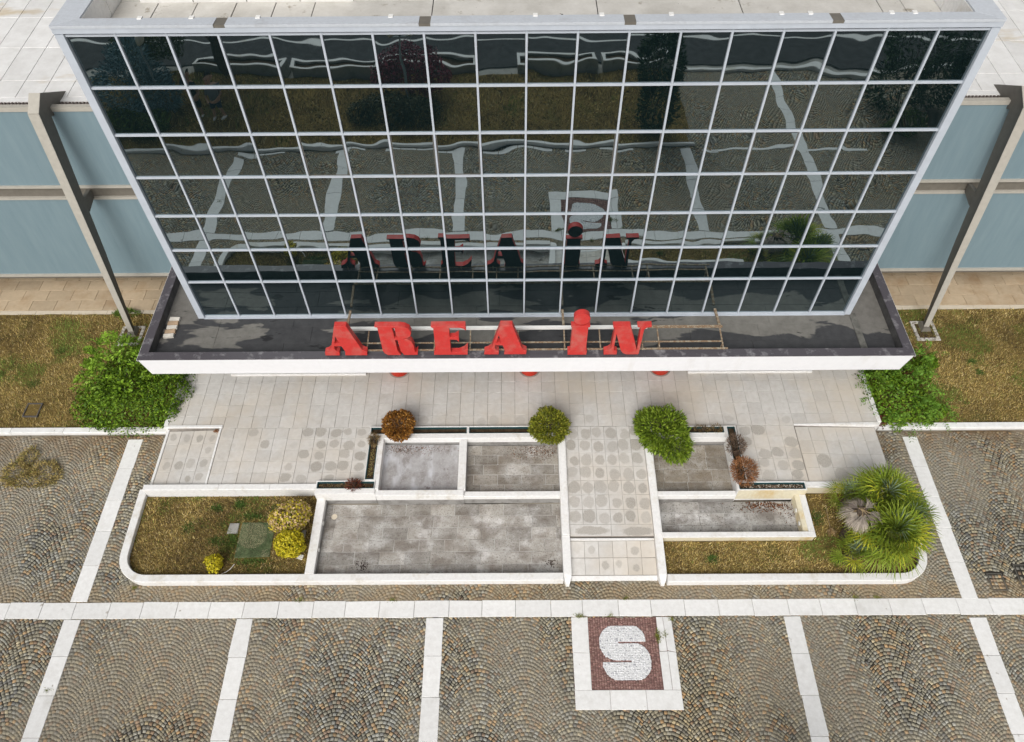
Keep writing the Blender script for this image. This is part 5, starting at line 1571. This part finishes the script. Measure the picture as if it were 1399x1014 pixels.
DRY = [(0.11, 0.045, 0.02), (0.20, 0.085, 0.035), (0.07, 0.035, 0.02)]
litter('fallen_leaves', (6.35, 8.88, (3.7, 7.03, 8.05, 8.98)), 260, (.35, .07), DRY, 'brown leaves drifted into the back of the narrow basin', .058, .05)
litter('fallen_leaves', (6.9, 8.75, (3.7, 7.04, 8.05, 8.98)), 70, (.2, .2), DRY, 'brown leaves in the right end of the narrow basin', .058, .04)
litter('fallen_leaves', (-3.0, 10.5, (-3.42, -1.47, 9.2, 10.6)), 420, (.6, .09), DRY, 'brown dirt along the back of the pale basin', .256, .03)
litter('fallen_leaves', (0.7, 10.45, (-1.2, 1.12, 9.2, 10.6)), 520, (.4, .14), DRY, 'brown leaf dirt at the back of the basin left of the path', .206, .03)
litter('fallen_leaves', (4.6, 10.2, (3.62, 5.55, 9.2, 10.58)), 420, (.6, .4), [(0.12, 0.09, 0.04), (0.17, 0.13, 0.06)], 'brown litter on the basin under the green conifer shrub', .206, .025)
litter('fallen_leaves', (-7.97, 10.97), 26, (.03, .03), [(0.28, 0.12, 0.04), (0.2, 0.08, 0.03)], 'rusty leaves in the corner of the left ramp', .452, .05)
litter('fallen_leaves', (-3.75, 7.35, (-4.7, 1.1, 7.1, 8.9)), 60, (.10, .07), [(0.04, 0.022, 0.018)], 'dark leaf dirt at the front of the big basin', .006, .04)
litter('fallen_leaves', (0.85, 7.4, (-4.7, 1.12, 7.1, 8.9)), 30, (.05, .05), [(0.05, 0.028, 0.02)], 'dark leaf dirt in the right corner of the big basin', .006, .04)
litter('trough_litter', (6.6, 9.18, (5.66, 7.25, 9.12, 9.25)), 420, (.5, .06), [(0.30, 0.23, 0.16), (0.16, 0.10, 0.06), (0.5, 0.45, 0.38)], 'dry bark and leaves in the lower right trough', .48, .045)
litter('trough_litter', (-3.7, 9.9, (-3.79, -3.6, 9.45, 10.7)), 260, (.06, .4), [(0.24, 0.2, 0.06), (0.15, 0.11, 0.05)], 'dry leaves in the upright arm of the left trough', .48, .035)
litter('trough_litter', (-4.4, 9.27, (-4.97, -3.6, 9.2, 9.35)), 260, (.4, .05), [(0.2, 0.15, 0.06), (0.13, 0.09, 0.05)], 'dry leaves in the lower arm of the left trough', .48, .035)
litter('dandelions', (7.72, 7.35), 9, (.13, .09), [(0.65, 0.55, 0.02)], 'yellow dandelion heads on the palm bed', .14, .03)
litter('gravel', (-9.62, 11.45), 14, (.08, .06), [(0.7, 0.68, 0.64)], 'white stone chips at the left terrace corner', .13, .06)
litter('gravel', (9.95, 11.5), 12, (.06, .08), [(0.6, 0.58, 0.54)], 'white stone chips at the right terrace corner', .13, .06)

# ------------------------------------------------------------------ what the glass front mirrors: the ground and greenery before the courtyard
tag(MB().box(-30, 6.62, -3.2, 1.36, -0.06, 0.08).build('front_lawn', M['lawn']), kind='structure')
blades('dry_grass', scatter(-17, 6.6, -3.15, 1.34, 420), lambda x, y: np.full(len(x), .08), lawncol(0.64, 71, .5), 0.06, 0.028, 1.3, 'dry lawn mirrored in the glass front')
k = MB().box(-30, 6.8, 1.37, 1.42, -0.06, 0.10).build('front_kerb', M['conc'])
tag(k, kind='structure')
for j in range(17):
    a0 = -17 + j * 1.4
    b = MB().box(a0 + .003, a0 + 1.397, 1.42, 1.56, -.05, .14, .012).build('kerb_stone', M['white_stone'], k)
    b.color = (1, 0, 0, 1)
for j in range(30):
    if rnd.random() < .6:
        b = MB().slab([(-11 + j * .62, 1.66), (-10.4 + j * .62, 1.66), (-10.4 + j * .62, 1.80), (-11 + j * .62, 1.80)], -.04, .012, .006).build('paving_slab', M['white_stone'], k)
        b.color = (1, 0, 0, 1)
b = MB().box(7.3, 13.1, 1.58, 1.72, -.04, .012, .005).build('stone_band', M['white_stone'])
b.color = (1, 1, 1, 1)
tag(b, kind='structure')
tag(MB().add([(-60, -14, -.02), (60, -14, -.02), (60, -4.0, -.02), (-60, -4.0, -.02)], [(0, 1, 2, 3)]).build('road', M['asphalt']), kind='structure')
tag(MB().add([(-60, -6.12, -.014), (60, -6.12, -.014), (60, -5.98, -.014), (-60, -5.98, -.014)], [(0, 1, 2, 3)]).build('road_line', M['white_wall']), kind='structure')
tag(MB().box(6.62, 30, -3.5, -3.3, -.06, .1, .01).build('road_kerb', M['white_wall']), kind='structure')
lw = [(-13.0, -9.4), (-9.2, -5.6), (-5.4, -1.6), (0.2, 3.4), (3.6, 6.6)]
for j, (a0, a1) in enumerate(lw):
    lab = ('first', 'second', 'third', 'fourth', 'fifth')[j] + ' low concrete planter from the left along the mirrored road'
    th = thing('roadside_planter', ((a0 + a1) / 2, -3.7, 0), lab, 'planter', 'low planters along the road')
    MB().box(a0, a1, -3.45, -3.35, -.05, .42).box(a0, a1, -4.0, -3.9, -.05, .42).box(a0, a0 + .1, -3.899, -3.451, -.05, .42).box(a1 - .1, a1, -3.899, -3.451, -.05, .42).build('planter_wall', M['conc'], th)
    MB().box(a0, a1, -3.46, -3.34, .421, .45).box(a0, a1, -4.01, -3.89, .421, .45).box(a0, a0 + .11, -3.889, -3.461, .421, .45).box(a1 - .11, a1, -3.889, -3.461, .421, .45).build('coping', M['white_wall'], th)
    MB().box(a0 + .1, a1 - .1, -3.899, -3.451, 0, .34).build('planter_soil', M['soil'], th)
DK = [(0.03, 0.055, 0.018), (0.045, 0.075, 0.022), (0.02, 0.04, 0.015)]
shrub('spruce', [(-14.5, -.95, 1.1, 1.35, 1.2, 1.0), (-14.2, -1.0, 2.0, .8, .8, .9), (-13.6, -.8, .8, .8, .8, .7)], 6500, .16, .045, [(0.15, 0.24, 0.27), (0.21, 0.31, 0.34), (0.09, 0.16, 0.18)], None, 'blue green spruce mirrored at the left of the glass', 'tree', 'out', .5, base=(-14.4, -1, .05), upb=.1)
shrub('hedge_shrub', [(-15.0, .35, .4, .8, .45, .5), (-13.9, .4, .4, .9, .45, .5)], 3000, .1, .06, [(0.07, 0.11, 0.02), (0.10, 0.14, 0.025)], None, 'low green bush in front of the mirrored blue spruce', 'shrub', 'face', .7, base=(-14.5, .4, .05))
shrub('dark_shrub', [(-4.9, -.35, .4, 1.1, .7, .55), (-3.6, -.2, .45, .8, .65, .6), (-5.8, -.3, .3, .6, .6, .45)], 4200, .1, .055, [(0.05, 0.055, 0.02), (0.075, 0.075, 0.025), (0.03, 0.035, 0.015)], None, 'dark spreading shrub under the mirrored purple tree', 'shrub', 'face', .7, base=(-4.6, -.3, .05))
shrub('purple_tree', [(-4.1, -1.9, 1.2, 1.2, .9, .9), (-3.2, -1.8, .9, .7, .7, .6), (-4.9, -1.8, .9, .6, .6, .5)], 5200, .11, .06, [(0.20, 0.035, 0.06), (0.27, 0.05, 0.085), (0.12, 0.025, 0.045)], None, 'purple leaved small tree mirrored near the glass centre', 'tree', 'face', .7, base=(-4.1, -1.9, .05))
shrub('cypress', [(5.3, .55, 1.2, .75, .6, 1.3), (5.3, .5, 2.6, .7, .6, 1.4), (5.3, .45, 3.9, .5, .5, 1.2)], 7000, .14, .05, DK, None, 'dark tall cypress mirrored right of the glass centre', 'tree', 'out', .5, base=(5.3, .5, .05), upb=.5)
shrub('cypress', [(14.6, -.6, 1.2, 1.2, 1.0, 1.2), (14.7, -.8, 2.6, 1.1, 1.0, 1.4), (15.9, -.4, 1.2, .9, .9, 1.1)], 6500, .16, .055, DK, None, 'broad dark conifer mirrored at the right of the glass', 'tree', 'out', .5, base=(14.8, -.6, .0), upb=.4)
shrub('cypress', [(16.9, -.1, 1.3, .9, .9, 1.3), (17.0, -.6, 2.8, .9, .9, 1.5)], 4500, .16, .055, DK, None, 'dark conifer mirrored in the far right glass column', 'tree', 'out', .5, base=(16.9, -.3, .0), upb=.4)
shrub('hedge_shrub', [(14.5, 1.0, .4, .9, .4, .45)], 1500, .1, .05, [(0.06, 0.10, 0.015), (0.09, 0.13, 0.02)], None, 'low green bush at the foot of the mirrored right conifer', 'shrub', 'face', .7, base=(14.5, 1.0, .0))
shrub('bush_tree', [(-15.3, -3.6, 1.0, 1.0, .9, 1.0), (-14.2, -3.9, 1.4, .8, .8, .9)], 4200, .13, .07, [(0.07, 0.10, 0.02), (0.11, 0.12, 0.03)], None, 'rounded green roadside bush mirrored in the top left panes', 'tree', 'face', .7, base=(-15, -3.7, 0))
tr = shrub('broadleaf_tree', [(-11.8, -3.4, 3.6, 1.8, 1.6, 1.3), (-10.6, -3.3, 3.3, 1.1, 1.0, .8), (-12.9, -3.5, 3.3, 1.0, 1.0, .8)], 7000, .16, .09, DK + [(0.06, 0.10, 0.02)], None, 'broadleaf tree mirrored above the two people', 'tree', 'face', .7, base=(-11.8, -3.2, 0), zmin=2.3)
MB().tube((-11.8, -3.2, 0), (-11.75, -3.35, 3.2), .17, 10, .11).build('trunk', M['bark'], tr)
for x_, y_, h_, lab in ((-4.06, -.82, 3.1, 'twin globe lamp post mirrored beside the purple tree'), (-13.24, -.54, 3.0, 'single globe lamp post mirrored beside the blue spruce')):
    th = thing('lamp_post', (x_, y_, .05), lab, 'lamp post')
    MB().tube((x_, y_, 0.03), (x_, y_, h_), .045, 10, .035).build('pole', M['pole'], th)
    for s_ in ((-1, 1) if h_ > 3.05 else (0,)):
        cx_ = x_ + s_ * .42
        MB().bar((x_, y_, h_ - .06), (cx_ + .001, y_, h_ - .02), .04, .03).build('arm', M['pole'], th)
        MB().lathe([(.02, h_ - .02), (.13, h_ + .05), (.19, h_ + .18), (.17, h_ + .30), (.09, h_ + .38), (.01, h_ + .40)], cx_, y_, 16).build('globe', M['globe'], th, True)
    MB().lathe([(.06, h_ - .01), (.08, h_ + .25), (.02, h_ + .3)], x_, y_ + .0, 10).build('cap', M['dark'], th)


def skinned(name, joints, edges, mat, parent, root=0, lev=2):
    me = bpy.data.meshes.new(name)
    me.from_pydata([j[:3] for j in joints], edges, [])
    me.materials.append(mat)
    o = link(name, me, parent)
    mod = o.modifiers.new('skin', 'SKIN')
    for i, j in enumerate(joints):
        sv = me.skin_vertices[0].data[i]
        sv.radius = (j[3], j[4] if len(j) > 4 else j[3])
        sv.use_root = i == root
    mod.use_smooth_shade = True
    ss = o.modifiers.new('sub', 'SUBSURF')
    ss.levels = ss.render_levels = lev
    return o


def person(cx_, cy_, shirt, shorts, label, arms_up=True):
    th = thing('person', (cx_, cy_, .08), label, 'person')
    z0 = .08
    J = [(0, 0, .95, .15, .11), (0, 0, 1.15, .14, .1), (0, -.01, 1.38, .17, .1), (0, 0, 1.50, .06), (0, .01, 1.60, .07), (0, .02, 1.70, .085, .1), (0, .01, 1.78, .05)]
    E_ = [(0, 1), (1, 2), (2, 3), (3, 4), (4, 5), (5, 6)]
    for s_ in (-1, 1):
        b = len(J)
        J += [(s_ * .1, 0, .86, .095), (s_ * .11, .02, .48, .06), (s_ * .12, -.01, .10, .042), (s_ * .125, .06, .04, .04, .035), (s_ * .13, .16, .03, .035, .025)]
        E_ += [(0, b), (b, b + 1), (b + 1, b + 2), (b + 2, b + 3), (b + 3, b + 4)]
        b = len(J)
        J += [(s_ * .2, 0, 1.40, .06), (s_ * .25, .04, 1.14, .045), (s_ * .12, .26, 1.10, .033), (s_ * .08, .33, 1.11, .032, .02)]
        E_ += [(2, b), (b, b + 1), (b + 1, b + 2), (b + 2, b + 3)]
        for f_ in range(4):
            c_ = len(J)
            J += [(s_ * (.05 + .02 * f_), .38, 1.12 - .004 * f_, .0095), (s_ * (.045 + .02 * f_), .41 - .004 * abs(f_ - 1), 1.10, .008)]
            E_ += [(b + 3, c_), (c_, c_ + 1)]
        c_ = len(J)
        J += [(s_ * .035, .34, 1.13, .01), (s_ * .015, .36, 1.13, .009)]
        E_ += [(b + 3, c_), (c_, c_ + 1)]
    T = lambda j: (cx_ + j[0], cy_ + j[1], z0 + j[2], *j[3:])
    body = skinned('body', [T(j) for j in J], E_, M['skin'], th)
    sj = [(0, 0, .92, .17, .13), (0, 0, 1.15, .16, .12), (0, -.01, 1.40, .185, .115), (0, 0, 1.46, .09), (-.2, 0, 1.41, .075), (-.245, .03, 1.2, .065), (.2, 0, 1.41, .075), (.245, .03, 1.2, .065)]
    skinned('shirt', [T(j) for j in sj], [(0, 1), (1, 2), (2, 3), (2, 4), (4, 5), (2, 6), (6, 7)], M[shirt], th)
    hj = [(0, 0, .97, .16, .125), (-.1, 0, .84, .115), (-.115, .02, .5, .085), (.1, 0, .84, .115), (.115, .02, .5, .085)]
    skinned('shorts', [T(j) for j in hj], [(0, 1), (1, 2), (0, 3), (3, 4)], M[shorts], th)
    for s_ in (-1, 1):
        skinned('shoe', [T(j) for j in ((s_ * .125, -.03, .05, .05, .05), (s_ * .125, .08, .04, .05, .04), (s_ * .13, .19, .03, .04, .03))], [(0, 1), (1, 2)], M['plastic_white'], th)
        MB().tube(Vector((cx_ + s_ * .035, cy_ + .105, z0 + 1.69)), Vector((cx_ + s_ * .035, cy_ + .118, z0 + 1.69)), .011, 8).build('eye', M['hair'], th)
        MB().tube(Vector((cx_ + s_ * .082, cy_ + .02, z0 + 1.66)), Vector((cx_ + s_ * .095, cy_ + .01, z0 + 1.71)), .02, 8).build('ear', M['skin'], th)
    MB().tube(Vector((cx_, cy_ + .10, z0 + 1.68)), Vector((cx_, cy_ + .14, z0 + 1.645)), .012, 8, .018).build('nose', M['skin'], th)
    MB().bar((cx_ - .025, cy_ + .113, z0 + 1.61), (cx_ + .025, cy_ + .113, z0 + 1.61), .01, .01).build('mouth', M['red_column'], th)
    skinned('hair', [T(j) for j in ((0, -.03, 1.70, .08, .085), (0, -.01, 1.77, .075, .08), (0, .04, 1.80, .05, .04))], [(0, 1), (1, 2)], M['hair'], th)
    return th


person(-11.25, -.25, 'grey_cloth', 'navy_cloth', 'person in grey shirt and dark shorts standing on the mirrored lawn')
person(-12.1, -.5, 'black_cloth', 'black_cloth', 'person in black clothes holding both hands forward on the mirrored lawn')
print('objects', len(bpy.data.objects))
